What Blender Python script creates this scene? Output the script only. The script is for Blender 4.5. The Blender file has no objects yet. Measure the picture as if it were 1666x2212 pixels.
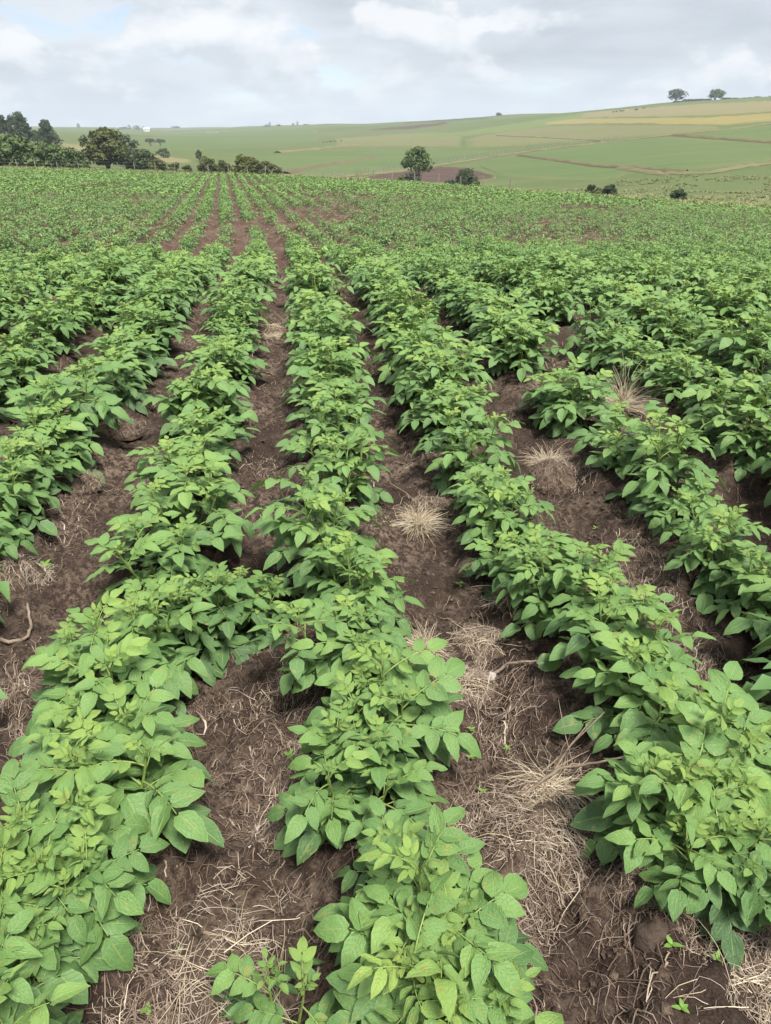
import bpy, math, random
import numpy as np
from mathutils import Matrix, Vector

random.seed(7)
RNG = np.random.default_rng(11)
scene = bpy.context.scene
C = scene.collection

# ------------------------------------------------------------------ camera
CAM_Z, PITCH, FPX = 1.65, math.radians(27.5), 1597.6      # FPX: focal length in units of a 1666 x 2212 frame
cam_d = bpy.data.cameras.new('camera')
cam = bpy.data.objects.new('camera', cam_d)
C.objects.link(cam)
cam_d.sensor_fit = 'VERTICAL'
cam_d.sensor_height = 36.0
cam_d.lens = 26.0
cam_d.clip_start = 0.02
cam_d.clip_end = 20000
cam.location = (0, 0, CAM_Z)
cam.rotation_euler = (math.pi / 2 - PITCH, 0, 0)
scene.camera = cam

# ------------------------------------------------------------------ sky, sun, exposure
SUN_EL, SUN_AZ = math.radians(62), math.radians(150)       # azimuth clockwise from +Y: behind, to the right
world = bpy.data.worlds.new('World')
scene.world = world
world.use_nodes = True


class NT:
    """small helper for node trees"""
    def __init__(self, tree):
        self.t = tree
        tree.nodes.clear()

    def n(self, kind, _links=None, **props):
        nd = self.t.nodes.new(kind)
        for k, v in props.items():
            setattr(nd, k, v)
        for k, v in (_links or {}).items():
            sock = nd.inputs[k]
            if isinstance(v, bpy.types.NodeSocket):
                self.t.links.new(v, sock)
            else:
                sock.default_value = v
        return nd

    def math(self, op, a, b=None, clamp=False):
        l = {0: a}
        if b is not None:
            l[1] = b
        return self.n('ShaderNodeMath', l, operation=op, use_clamp=clamp).outputs[0]

    def mix(self, f, a, b, blend='MIX'):
        nd = self.t.nodes.new('ShaderNodeMix')
        nd.data_type = 'RGBA'
        nd.blend_type = blend
        for s, v in ((nd.inputs[0], f), (nd.inputs[6], a), (nd.inputs[7], b)):
            if isinstance(v, bpy.types.NodeSocket):
                self.t.links.new(v, s)
            else:
                s.default_value = v if not isinstance(v, tuple) or len(v) == 4 else (*v, 1)
        return nd.outputs[2]

    def ramp(self, f, stops, interp='LINEAR'):
        nd = self.t.nodes.new('ShaderNodeValToRGB')
        cr = nd.color_ramp
        cr.interpolation = interp
        while len(cr.elements) < len(stops):
            cr.elements.new(0.5)
        for e, (p, c) in zip(cr.elements, stops):
            e.position = p
            e.color = (c, c, c, 1) if not isinstance(c, tuple) else (*c, 1)
        self.t.links.new(f, nd.inputs[0])
        return nd.outputs[0]

    def noise(self, vec, scale, detail=4, rough=0.55, dist=0.0):
        nd = self.n('ShaderNodeTexNoise', {'Scale': scale, 'Detail': detail, 'Roughness': rough, 'Distortion': dist})
        if vec is not None:
            self.t.links.new(vec, nd.inputs['Vector'])
        return nd.outputs[0]


def build_world():
    w = NT(world.node_tree)
    tc = w.n('ShaderNodeTexCoord').outputs['Generated']
    sky = w.n('ShaderNodeTexSky', sky_type='NISHITA', sun_disc=False, sun_elevation=SUN_EL, sun_rotation=SUN_AZ,
              altitude=2500, dust_density=0.6).outputs[0]
    skyc = w.n('ShaderNodeVectorMath', {0: sky}, operation='SCALE')
    skyc.inputs['Scale'].default_value = SKY_K
    sz = w.n('ShaderNodeSeparateXYZ', {0: tc}).outputs[2]

    # clouds: layers seen edge-on are squeezed towards the horizon
    def field(loc, zs, scale, detail, rough, dist=0.0):
        mp = w.n('ShaderNodeMapping', {'Vector': tc, 'Location': loc, 'Scale': (1, 1, zs)}).outputs[0]
        return w.noise(mp, scale, detail, rough, dist)
    A = (8.3, 8.7, 0.8)
    big = field(A, 3.4, 3.0, 3, 0.5)                                  # broad decks
    wisp = field((1.1, 8.3, 1.0), 4.5, 8.0, 7, 0.6, 0.4)
    puff = field((9.4, 8.4, 2.1), 2.0, 8.5, 11, 0.56, 0.1)
    puff_up = field((9.4, 8.4, 2.1 + 0.05), 2.0, 8.5, 7, 0.56, 0.1)
    # stratus deck: soft light and dark grey
    deck = w.ramp(w.math('ADD', w.math('MULTIPLY', big, 0.65), w.math('MULTIPLY', wisp, 0.35)),
                  [(0.36, (0.80, 0.845, 0.895)), (0.50, (0.665, 0.725, 0.795)), (0.66, (0.500, 0.555, 0.620))])
    gap = w.ramp(w.math('ADD', w.math('MULTIPLY', big, 0.5), w.math('MULTIPLY', wisp, 0.5)), [(0.385, 1.0), (0.465, 0.0)], 'EASE')
    blue = w.mix(0.35, skyc.outputs[0], tuple(CLOUD_K * v for v in (0.70, 0.80, 0.90)))
    # cumulus: bright where little cloud lies above, grey below
    cm = w.ramp(w.math('ADD', puff, w.math('MULTIPLY', w.math('SUBTRACT', 0.5, big), 0.35)), [(0.470, 0.0), (0.565, 1.0)], 'EASE')
    lit = w.math('ADD', w.math('MULTIPLY', w.math('SUBTRACT', puff, puff_up), 4.2), 0.44, True)
    cc = w.ramp(lit, [(0.10, (0.60, 0.655, 0.72)), (0.45, (0.735, 0.78, 0.835)), (0.72, (0.83, 0.86, 0.90)), (1.0, (0.93, 0.94, 0.96))])
    col = w.mix(w.math('MULTIPLY', cm, 0.78), deck, cc)
    low = w.ramp(sz, [(0.0, 1.0), (0.075, 0.0)], 'EASE')
    col = w.mix(w.math('MULTIPLY', low, 0.60), col, (0.66, 0.755, 0.855))       # far cloud, through kilometres of air
    ccs = w.n('ShaderNodeVectorMath', {0: col}, operation='SCALE')
    ccs.inputs['Scale'].default_value = CLOUD_K
    gapm = w.math('MULTIPLY', w.math('MULTIPLY', gap, w.math('SUBTRACT', 1.0, cm)), w.math('SUBTRACT', 1.0, w.math('MULTIPLY', low, 0.7)))
    fin = w.mix(w.math('MULTIPLY', gapm, 0.9), ccs.outputs[0], blue)
    bg = w.n('ShaderNodeBackground', {'Color': fin, 'Strength': 1.0})
    w.n('ShaderNodeOutputWorld', {'Surface': bg.outputs[0]})


SKY_K, CLOUD_K = 0.07, 0.50
build_world()
sun_d = bpy.data.lights.new('sun', 'SUN')
sun_d.energy = 3.2
sun_d.angle = math.radians(16)
sun_d.color = (1.0, 0.965, 0.91)
sun = bpy.data.objects.new('sun', sun_d)
C.objects.link(sun)
sd = Vector((math.sin(SUN_AZ) * math.cos(SUN_EL), math.cos(SUN_AZ) * math.cos(SUN_EL), math.sin(SUN_EL)))
sun.rotation_euler = (-sd).to_track_quat('-Z', 'Y').to_euler()
scene.view_settings.view_transform = 'Standard'
scene.view_settings.look = 'None'
scene.view_settings.exposure = 1.14
scene.view_settings.gamma = 1.0
scene.render.engine = 'CYCLES'
scene.cycles.use_denoising = True
scene.cycles.max_bounces = 4
scene.cycles.diffuse_bounces = 3
scene.cycles.glossy_bounces = 2
scene.cycles.transmission_bounces = 3
scene.cycles.caustics_reflective = False
scene.cycles.caustics_refractive = False
scene.cycles.transparent_max_bounces = 4
scene.cycles.volume_bounces = 0
scene.cycles.adaptive_threshold = 0.015


# ------------------------------------------------------------------ numeric helpers
_perm = np.random.default_rng(3).permutation(256)
_perm = np.concatenate([_perm, _perm, _perm])
_ang = np.random.default_rng(4).random(256) * 2 * np.pi
_gx, _gy = np.cos(_ang), np.sin(_ang)


def perlin(x, y, seed=0):
    x = np.asarray(x, float) + seed * 17.31
    y = np.asarray(y, float) + seed * 9.77
    xi, yi = np.floor(x).astype(int), np.floor(y).astype(int)
    xf, yf = x - xi, y - yi
    u, v = xf ** 3 * (xf * (xf * 6 - 15) + 10), yf ** 3 * (yf * (yf * 6 - 15) + 10)

    def g(ix, iy, dx, dy):
        h = _perm[(_perm[ix & 255] + iy) & 255]
        return _gx[h] * dx + _gy[h] * dy
    a = g(xi, yi, xf, yf) * (1 - u) + g(xi + 1, yi, xf - 1, yf) * u
    b = g(xi, yi + 1, xf, yf - 1) * (1 - u) + g(xi + 1, yi + 1, xf - 1, yf - 1) * u
    return (a * (1 - v) + b * v) * 1.5


def fbm(x, y, scale, octv=4, seed=0, gain=0.5):
    s, a = 0, 1
    f = 1 / scale
    for o in range(octv):
        s = s + a * perlin(np.asarray(x) * f, np.asarray(y) * f, seed + o)
        a *= gain
        f *= 2.03
    return s


def smooth(a, b, x):
    t = np.clip((np.asarray(x, float) - a) / (b - a), 0, 1)
    return t * t * (3 - 2 * t)


# ------------------------------------------------------------------ the lie of the land
_ty = np.arange(-30, 400, 0.1)
_tz = np.interp(_ty, [-30, 4, 8.0, 9.2, 10.6, 12.2, 14, 21, 35, 54, 66, 82, 110, 400],
                [0.0, 0, -0.07, -0.12, -0.30, -0.46, -0.60, -0.98, -1.46, -2.1, -2.5, -2.95, -3.6, -8])
_k = np.ones(9) / 9
_tz = np.convolve(np.pad(_tz, 8, 'edge'), np.convolve(_k, _k), 'valid')

E_AZ = [-60, -25, -6, 3, 14, 25, 60]
E_R = [100, 90, 78, 66, 57, 50, 46]                          # where the potato field ends
L_AZ = [-60, -25, -15, -5, 3, 12, 20, 45]
L_R = [200, 170, 190, 165, 150, 125, 110, 100]
L_Z = [-2.5, -3.0, -5.4, -7.0, -7.5, -6.5, -5.3, -5.0]       # floor of the valley beyond
R_AZ = [-60, -25, -14, -8, -4, 3, 10, 18, 25, 60]
R_R = [1500, 1700, 2000, 1400, 1100, 950, 800, 680, 600, 560]
R_PY = [275, 275, 277, 273, 268, 261, 246, 226, 215, 205]
R_Z = [CAM_Z + r * math.tan(-(PITCH + math.atan((py - 1106) / FPX))) for r, py in zip(R_R, R_PY)]


def near_z(x, y):
    z = np.interp(y, _ty, _tz)
    t = smooth(9, 24, y)
    return z - t * np.where(x > 0, 0.034 * x, 0.019 * x)


def edge_r(az):
    return np.interp(az, E_AZ, E_R)


def land(x, y):
    x, y = np.asarray(x, float), np.asarray(y, float)
    r = np.hypot(x, y)
    az = np.clip(np.degrees(np.arctan2(x, y)), -60, 60)
    a = np.radians(az)
    re = edge_r(az)
    rr = np.minimum(r, re)
    front = np.abs(np.degrees(np.arctan2(x, y))) <= 60
    nx, ny = np.where(front, rr * np.sin(a), np.clip(x, -80, 80)), np.where(front, rr * np.cos(a), np.maximum(y, -20))
    z = near_z(nx, ny)
    rl, zl = np.interp(az, L_AZ, L_R), np.interp(az, L_AZ, L_Z)
    rR, zR = np.interp(az, R_AZ, R_R), np.interp(az, R_AZ, R_Z)
    t1 = np.clip((r - re) / (rl - re), 0, 1)
    z1 = z + (zl - z) * (t1 * (1.6 - 0.6 * t1))
    t2 = np.clip((r - rl) / (rR - rl), 0, None)
    z2 = zl + (zR - zl) * np.where(t2 < 1, t2 ** 1.12 * (1.0 + 0.12 * (1 - t2)), 1.0) - np.maximum(t2 - 1, 0) ** 2 * rR * 0.004 - np.maximum(t2 - 1, 0) * 6
    out = np.where(r <= re, z, np.where(r < rl, z1, z2))
    far = smooth(80, 220, r)
    out = out + far * fbm(x, y, 190, 2, 21) * np.minimum(r, 700) * 0.0035
    # shoulder of pasture on the left
    out = out + 4.2 * np.exp(-((az + 31) / 8.5) ** 2 - ((r - 215) / 60) ** 2)
    return out


ROW_DX = 0.755


def row_shift(y):
    y = np.asarray(y, float)
    t0, t1 = math.tan(math.radians(6.4)), math.tan(math.radians(11.3))
    k = np.clip((y - 8) / 14, 0, 1)
    return -(t0 * y + (t1 - t0) * np.where(y < 8, 0, np.where(y < 22, 7 * k * k, (y - 15))))


def row_coord(x, y):
    """distance from the nearest row line, in rows (0 = on a row, .5 = mid furrow)"""
    q = (x - row_shift(y) - 0.145) / ROW_DX
    return np.abs(q - np.round(q))


def soil(x, y):
    """the worked earth: ridged along the rows, cloddy"""
    r = np.hypot(x, y)
    z = land(x, y)
    inside = 1 - smooth(-2, 0, r - edge_r(np.clip(np.degrees(np.arctan2(x, y)), -60, 60)))
    q = row_coord(x, y)
    ridge = 0.045 * np.cos(2 * np.pi * q)
    clod = 0.052 * fbm(x, y, 0.62, 2, 31) + 0.040 * fbm(x, y, 0.21, 3, 41, 0.55)
    fine = 0.017 * fbm(x, y, 0.055, 2, 51) * (r < 7)
    rough = 1 + 1.1 * smooth(9, 13, r)
    clod = clod - smooth(9, 14, r) * 0.05 * np.abs(fbm(x, y, 0.34, 2, 45))
    return z + inside * (ridge + clod * rough + fine)


def ray(px, py):
    u, v = (px - 833) / FPX, (1106 - py) / FPX
    c, s = math.cos(PITCH), math.sin(PITCH)
    return np.array([u, c + v * s, -s + v * c])


def at_plane(px, py, z):
    d = ray(px, py)
    t = (z - CAM_Z) / d[2]
    return d[0] * t, d[1] * t


def at_land(px, py, rmin=30, rmax=2600):
    """the point of the land seen at a place of the photograph (nearest hit beyond rmin)"""
    d = ray(px, py)
    h = math.hypot(d[0], d[1])
    rs = np.exp(np.linspace(math.log(rmin), math.log(rmax), 900))
    dz = CAM_Z + d[2] / h * rs - land(d[0] / h * rs, d[1] / h * rs)
    i = np.nonzero(dz <= 0)[0]
    if len(i) == 0:
        k = int(np.argmin(dz))
        r = rs[k]
    elif i[0] == 0:
        r = rs[0]
    else:
        k = i[0]
        r = rs[k - 1] + (rs[k] - rs[k - 1]) * dz[k - 1] / (dz[k - 1] - dz[k])
    return d[0] / h * r, d[1] / h * r


def at_range(px, r, py=330):
    d = ray(px, py)
    h = math.hypot(d[0], d[1])
    return d[0] / h * r, d[1] / h * r


def z_at(py, px, r):
    d = ray(px, py)
    return CAM_Z + d[2] / math.hypot(d[0], d[1]) * r


def to_px(x, y, z):
    c, s = math.cos(PITCH), math.sin(PITCH)
    dz = z - CAM_Z
    dep = y * c - dz * s
    return 833 + FPX * x / dep, 1106 - FPX * (y * s + dz * c) / dep, dep


# ------------------------------------------------------------------ mesh helpers
def mk_mesh(name, V, F, mat=None, smooth_sh=True, uv=None, age=None, col=None):
    """V (n,3); F a list of (m,3) / (m,4) index arrays"""
    V = np.ascontiguousarray(V, np.float32)
    if isinstance(F, np.ndarray):
        F = [F]
    F = [np.asarray(f, np.int32) for f in F if len(f)]
    me = bpy.data.meshes.new(name)
    me.vertices.add(len(V))
    me.vertices.foreach_set('co', V.ravel())
    li = np.concatenate([f.ravel() for f in F])
    tot = np.concatenate([np.full(len(f), f.shape[1], np.int32) for f in F])
    st = np.concatenate([[0], np.cumsum(tot)[:-1]]).astype(np.int32)
    me.loops.add(len(li))
    me.loops.foreach_set('vertex_index', li)
    me.polygons.add(len(tot))
    me.polygons.foreach_set('loop_start', st)
    me.update(calc_edges=True)
    me.polygons.foreach_set('use_smooth', np.full(len(tot), smooth_sh))
    if uv is not None:
        l = me.uv_layers.new(name='UVMap')
        l.data.foreach_set('uv', np.ascontiguousarray(np.asarray(uv, np.float32)[li]).ravel())
    if age is not None:
        a = me.attributes.new('age', 'FLOAT', 'POINT')
        a.data.foreach_set('value', np.ascontiguousarray(age, np.float32))
    if mat is not None:
        me.materials.append(mat)
    me.validate()
    return me


def obj(name, me, parent=None, loc=None, **props):
    o = bpy.data.objects.new(name, me)
    C.objects.link(o)
    if parent is not None:
        o.parent = parent
    if loc is not None:
        o.location = loc
    for k, v in props.items():
        o[k] = v
    return o


def tube(pts, rad, sides=6):
    """tapered tube through pts (n,3) with radii (n,)"""
    pts = np.asarray(pts, float)
    n = len(pts)
    rad = np.broadcast_to(np.asarray(rad, float), (n,))
    tan = np.gradient(pts, axis=0)
    tan /= np.linalg.norm(tan, axis=1, keepdims=True) + 1e-9
    ref = np.where(np.abs(tan[:, 2:3]) > 0.9, np.array([[1.0, 0, 0]]), np.array([[0, 0, 1.0]]))
    a = np.cross(tan, ref)
    a /= np.linalg.norm(a, axis=1, keepdims=True) + 1e-9
    b = np.cross(tan, a)
    th = np.arange(sides) / sides * 2 * np.pi
    V = pts[:, None] + rad[:, None, None] * (a[:, None] * np.cos(th)[None, :, None] + b[:, None] * np.sin(th)[None, :, None])
    V = V.reshape(-1, 3)
    i = np.arange(n - 1)[:, None] * sides
    j = np.arange(sides)[None]
    F = np.stack([i + j, i + (j + 1) % sides, i + sides + (j + 1) % sides, i + sides + j], -1).reshape(-1, 4)
    return V, F


class Acc:
    """collects vertex and face arrays"""
    def __init__(self):
        self.V, self.Q, self.T, self.uv, self.age, self.n = [], [], [], [], [], 0

    def add(self, V, F, uv=None, age=0.5):
        V = np.asarray(V, float)
        F = np.asarray(F, int)
        (self.T if F.shape[1] == 3 else self.Q).append(F + self.n)
        self.V.append(V)
        self.uv.append(np.asarray(uv, float) if uv is not None else np.tile([0.25, 0.5], (len(V), 1)))
        self.age.append(np.full(len(V), age) if np.isscalar(age) else np.asarray(age))
        self.n += len(V)

    def arrays(self):
        F = []
        if self.T:
            F.append(np.concatenate(self.T))
        if self.Q:
            F.append(np.concatenate(self.Q))
        return np.concatenate(self.V), F, np.concatenate(self.uv), np.concatenate(self.age)

    def mesh(self, name, mat, smooth_sh=True):
        V, F, uv, age = self.arrays()
        return mk_mesh(name, V, F, mat, smooth_sh, uv, age)


def rotm(axis, ang):
    return np.array(Matrix.Rotation(ang, 3, axis))


# ------------------------------------------------------------------ materials
def mat(name):
    m = bpy.data.materials.new(name)
    m.use_nodes = True
    return m, NT(m.node_tree)


def finish(t, shader, disp=None):
    t.n('ShaderNodeOutputMaterial', {'Surface': shader})


def simple_mat(name, c1, c2, scale, rough=0.8, spec=0.3, bump=0.0, bscale=None, coords='Object', detail=5):
    m, t = mat(name)
    tc = t.n('ShaderNodeTexCoord').outputs[coords]
    f = t.ramp(t.noise(tc, scale, detail, 0.6), [(0.32, 0.0), (0.68, 1.0)])
    col = t.mix(f, c1, c2)
    l = {'Base Color': col, 'Roughness': rough, 'Specular IOR Level': spec}
    if bump:
        b = t.n('ShaderNodeBump', {'Strength': bump, 'Distance': 0.02, 'Height': t.noise(tc, bscale or scale * 3, 6, 0.65)})
        l['Normal'] = b.outputs[0]
    p = t.n('ShaderNodeBsdfPrincipled', l)
    finish(t, p.outputs[0])
    return m


def leaf_material():
    m, t = mat('potato_leaf')
    uv = t.n('ShaderNodeUVMap', uv_map='UVMap').outputs[0]
    s = t.n('ShaderNodeSeparateXYZ', {0: uv})
    u, v = s.outputs[0], s.outputs[1]
    a = t.math('ABSOLUTE', t.math('MULTIPLY', t.math('SUBTRACT', u, 0.5), 2.0))
    mid = t.math('SUBTRACT', 1.0, t.n('ShaderNodeMapRange', {0: a, 1: 0.02, 2: 0.075}).outputs[0])
    lat = t.math('FRACT', t.math('SUBTRACT', t.math('MULTIPLY', v, 6.5), t.math('MULTIPLY', a, 1.7)))
    latd = t.math('ABSOLUTE', t.math('SUBTRACT', lat, 0.5))                     # 0.5 on the vein
    vein = t.n('ShaderNodeMapRange', {0: latd, 1: 0.41, 2: 0.5}).outputs[0]
    rim = t.n('ShaderNodeMapRange', {0: a, 1: 0.86, 2: 1.0}).outputs[0]
    age = t.n('ShaderNodeAttribute', attribute_name='age').outputs['Fac']
    rnd = t.n('ShaderNodeObjectInfo').outputs['Random']
    geo = t.n('ShaderNodeNewGeometry')
    nz = t.noise(geo.outputs['Position'], 2.0, 3, 0.6)
    fn = t.noise(geo.outputs['Position'], 14, 3, 0.6)
    # 0 = old and bluish, 1 = young and yellowish
    k = t.math('ADD', age, t.math('MULTIPLY', t.math('SUBTRACT', rnd, 0.5), 0.26))
    k = t.math('ADD', k, t.math('MULTIPLY', t.math('SUBTRACT', nz, 0.5), 0.60), True)
    base = t.ramp(k, [(0.0, (0.052, 0.114, 0.039)), (0.35, (0.115, 0.224, 0.062)), (0.65, (0.170, 0.298, 0.072)), (1.0, (0.275, 0.392, 0.078))])  # age tones; old end darkened further, painting shade into gaps between leaves
    base = t.mix(t.math('MULTIPLY', fn, 0.22), base, (0.22, 0.36, 0.18))
    veinc = t.mix(0.50, base, (0.36, 0.44, 0.13))
    col = t.mix(t.math('MULTIPLY', vein, 0.20), base, veinc)
    col = t.mix(t.math('MULTIPLY', rim, 0.30), col, veinc)
    col = t.mix(mid, col, veinc)
    wear = t.ramp(t.math('ADD', t.noise(geo.outputs['Position'], 55, 3, 0.6), t.math('MULTIPLY', t.noise(geo.outputs['Position'], 6, 2), 0.35)), [(0.80, 0.0), (0.86, 1.0)])
    col = t.mix(t.math('MULTIPLY', wear, 0.55), col, (0.30, 0.27, 0.075))
    back = geo.outputs['Backfacing']
    col = t.mix(t.math('MULTIPLY', back, 0.55), col, (0.20, 0.27, 0.13))
    h = t.math('ADD', t.math('MULTIPLY', t.math('ADD', t.math('MULTIPLY', vein, 0.5), mid), -0.5), t.math('MULTIPLY', t.noise(uv, 7, 3, 0.6), 1.5))
    bump = t.n('ShaderNodeBump', {'Strength': 0.65, 'Distance': 0.004, 'Height': h}).outputs[0]
    p = t.n('ShaderNodeBsdfPrincipled', {'Base Color': col, 'Roughness': 0.50, 'Specular IOR Level': 0.42, 'Normal': bump})
    tr = t.n('ShaderNodeBsdfTranslucent', {'Color': t.mix(0.35, col, (0.24, 0.38, 0.03)), 'Normal': bump})
    mx = t.n('ShaderNodeMixShader', {0: 0.22, 1: p.outputs[0], 2: tr.outputs[0]})
    finish(t, mx.outputs[0])
    return m


def soil_material():
    m, t = mat('soil')
    pos = t.n('ShaderNodeNewGeometry').outputs['Position']
    f1 = t.ramp(t.noise(pos, 3.2, 6, 0.62), [(0.30, 0.0), (0.72, 1.0)])
    f2 = t.ramp(t.noise(pos, 26, 5, 0.65), [(0.30, 0.0), (0.70, 1.0)])
    f3 = t.ramp(t.noise(pos, 170, 3, 0.6), [(0.36, 0.0), (0.66, 1.0)])
    c = t.mix(f1, (0.013, 0.0086, 0.0068), (0.034, 0.0216, 0.0162))
    c = t.mix(t.math('MULTIPLY', f2, 0.6), c, (0.058, 0.038, 0.029))
    c = t.mix(t.math('MULTIPLY', f3, 0.30), c, (0.135, 0.096, 0.074))
    # past the crest the ground is drier and redder
    py = t.n('ShaderNodeSeparateXYZ', {0: pos}).outputs[1]
    dry = t.n('ShaderNodeMapRange', {0: t.math('ADD', py, t.math('MULTIPLY', t.noise(pos, 0.4, 4), 5.0)), 1: 8.0, 2: 16.0}).outputs[0]
    c = t.mix(t.math('MULTIPLY', dry, 0.55), c, (0.105, 0.058, 0.040))
    # crumbs of dead turf lying about, in drifts
    d1 = t.ramp(t.noise(pos, 1.7, 4, 0.6), [(0.40, 0.0), (0.66, 1.0)])
    d2 = t.ramp(t.noise(pos, 34, 4, 0.75), [(0.45, 0.0), (0.58, 1.0)])
    c = t.mix(t.math('MULTIPLY', t.math('MULTIPLY', d1, d2), 0.80), c, (0.27, 0.200, 0.148))
    h = t.math('ADD', t.math('MULTIPLY', t.noise(pos, 22, 6, 0.68), 1.0), t.math('MULTIPLY', t.noise(pos, 120, 4, 0.7), 0.35))
    b = t.n('ShaderNodeBump', {'Strength': 0.9, 'Distance': 0.03, 'Height': h})
    p = t.n('ShaderNodeBsdfPrincipled', {'Base Color': c, 'Roughness': 0.93, 'Specular IOR Level': 0.15, 'Normal': b.outputs[0]})
    finish(t, p.outputs[0])
    return m


def straw_material(name, c1, c2, c3):
    m, t = mat(name)
    age = t.n('ShaderNodeAttribute', attribute_name='age').outputs['Fac']
    pos = t.n('ShaderNodeNewGeometry').outputs['Position']
    k = t.math('ADD', age, t.math('MULTIPLY', t.math('SUBTRACT', t.noise(pos, 30, 2), 0.5), 0.4), True)
    c = t.ramp(k, [(0.0, c1), (0.5, c2), (1.0, c3)])
    p = t.n('ShaderNodeBsdfPrincipled', {'Base Color': c, 'Roughness': 0.7, 'Specular IOR Level': 0.25})
    tr = t.n('ShaderNodeBsdfTranslucent', {'Color': c})
    finish(t, t.n('ShaderNodeMixShader', {0: 0.12, 1: p.outputs[0], 2: tr.outputs[0]}).outputs[0])
    return m


def crown_material(name, dark, light, young=None):
    m, t = mat(name)
    age = t.n('ShaderNodeAttribute', attribute_name='age').outputs['Fac']
    pos = t.n('ShaderNodeNewGeometry').outputs['Position']
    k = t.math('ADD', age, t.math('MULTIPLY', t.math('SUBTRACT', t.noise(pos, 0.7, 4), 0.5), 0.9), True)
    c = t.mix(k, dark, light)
    p = t.n('ShaderNodeBsdfPrincipled', {'Base Color': c, 'Roughness': 0.6, 'Specular IOR Level': 0.25})
    tr = t.n('ShaderNodeBsdfTranslucent', {'Color': c})
    finish(t, t.n('ShaderNodeMixShader', {0: 0.2, 1: p.outputs[0], 2: tr.outputs[0]}).outputs[0])
    return m


def land_material(name, c1, c2, c3, sx, sy, ang, big=0.012, fine=0.6, rim=False):
    """grass or crop seen from afar: broad drifts, streaks along the sowing, fine mottling"""
    m, t = mat(name)
    c1, c2, c3 = (tuple(0.80 * v for v in q) for q in (c1, c2, c3))
    pos = t.n('ShaderNodeNewGeometry').outputs['Position']
    mp = t.n('ShaderNodeMapping', {'Vector': pos, 'Rotation': (0, 0, ang), 'Scale': (sx, sy, 0.01)}).outputs[0]
    f1 = t.ramp(t.noise(pos, big, 5, 0.6), [(0.35, 0.0), (0.68, 1.0)])
    f2 = t.ramp(t.noise(mp, 1.0, 5, 0.65), [(0.35, 0.0), (0.70, 1.0)])
    f3 = t.ramp(t.noise(pos, fine, 5, 0.7), [(0.35, 0.0), (0.70, 1.0)])
    c = t.mix(f1, c1, c2)
    c = t.mix(t.math('MULTIPLY', f2, 0.75), c, c3)
    c = t.mix(t.math('MULTIPLY', f3, 0.40), c, t.mix(0.5, c1, c3))
    if rim:                    # the crop gives way raggedly to the grass at its margins
        k = t.n('ShaderNodeAttribute', attribute_name='age').outputs['Fac']
        e = t.ramp(t.math('ADD', k, t.math('MULTIPLY', t.math('SUBTRACT', t.noise(pos, 0.05, 5, 0.7), 0.5), 1.1)), [(0.25, 0.0), (0.75, 1.0)])
        g = t.mix(f1, (0.096, 0.126, 0.044), (0.144, 0.146, 0.064))
        c = t.mix(e, g, c)
    b = t.n('ShaderNodeBump', {'Strength': 0.6, 'Distance': 0.25, 'Height': t.noise(pos, fine * 3, 5, 0.7)})
    p = t.n('ShaderNodeBsdfPrincipled', {'Base Color': c, 'Roughness': 0.95, 'Specular IOR Level': 0.1, 'Normal': b.outputs[0]})
    finish(t, p.outputs[0])
    return m


M_LEAF = leaf_material()
M_SOIL = soil_material()
M_STEM = simple_mat('green_stem', (0.13, 0.21, 0.045), (0.22, 0.30, 0.07), 30, 0.5, 0.4)
M_ROOT = straw_material('dead_roots', (0.085, 0.056, 0.040), (0.27, 0.200, 0.148), (0.60, 0.51, 0.40))
M_STRAW = straw_material('dry_straw', (0.30, 0.22, 0.14), (0.54, 0.44, 0.30), (0.74, 0.65, 0.49))
M_CLOD = simple_mat('turf_clod', (0.040, 0.027, 0.020), (0.190, 0.138, 0.100), 40, 0.95, 0.1, 1.0, 60)
M_EARTH = simple_mat('brown_earth', (0.066, 0.047, 0.036), (0.105, 0.076, 0.058), 18, 0.95, 0.1, 0.7, 70)
M_TWIG = simple_mat('dead_wood', (0.16, 0.115, 0.080), (0.34, 0.265, 0.20), 25, 0.85, 0.2, 0.6, 90)
M_CLAY = simple_mat('pale_clay', (0.35, 0.30, 0.25), (0.52, 0.47, 0.42), 60, 0.9, 0.2, 0.5, 120)
M_BARK = simple_mat('bark', (0.055, 0.042, 0.032), (0.17, 0.14, 0.115), 3, 0.9, 0.15, 0.6, 12)
M_POST = simple_mat('weathered_post', (0.17, 0.145, 0.115), (0.34, 0.30, 0.25), 6, 0.85, 0.2)
M_WIRE = simple_mat('fence_wire', (0.20, 0.19, 0.18), (0.30, 0.29, 0.27), 4, 0.5, 0.5)
M_GRASSB = straw_material('rank_grass', (0.16, 0.165, 0.06), (0.27, 0.24, 0.115), (0.40, 0.34, 0.19))

# ------------------------------------------------------------------ ground: the field, the land beyond
def polar_ring(az, r_of, nr, ratio=None):
    pass


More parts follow.
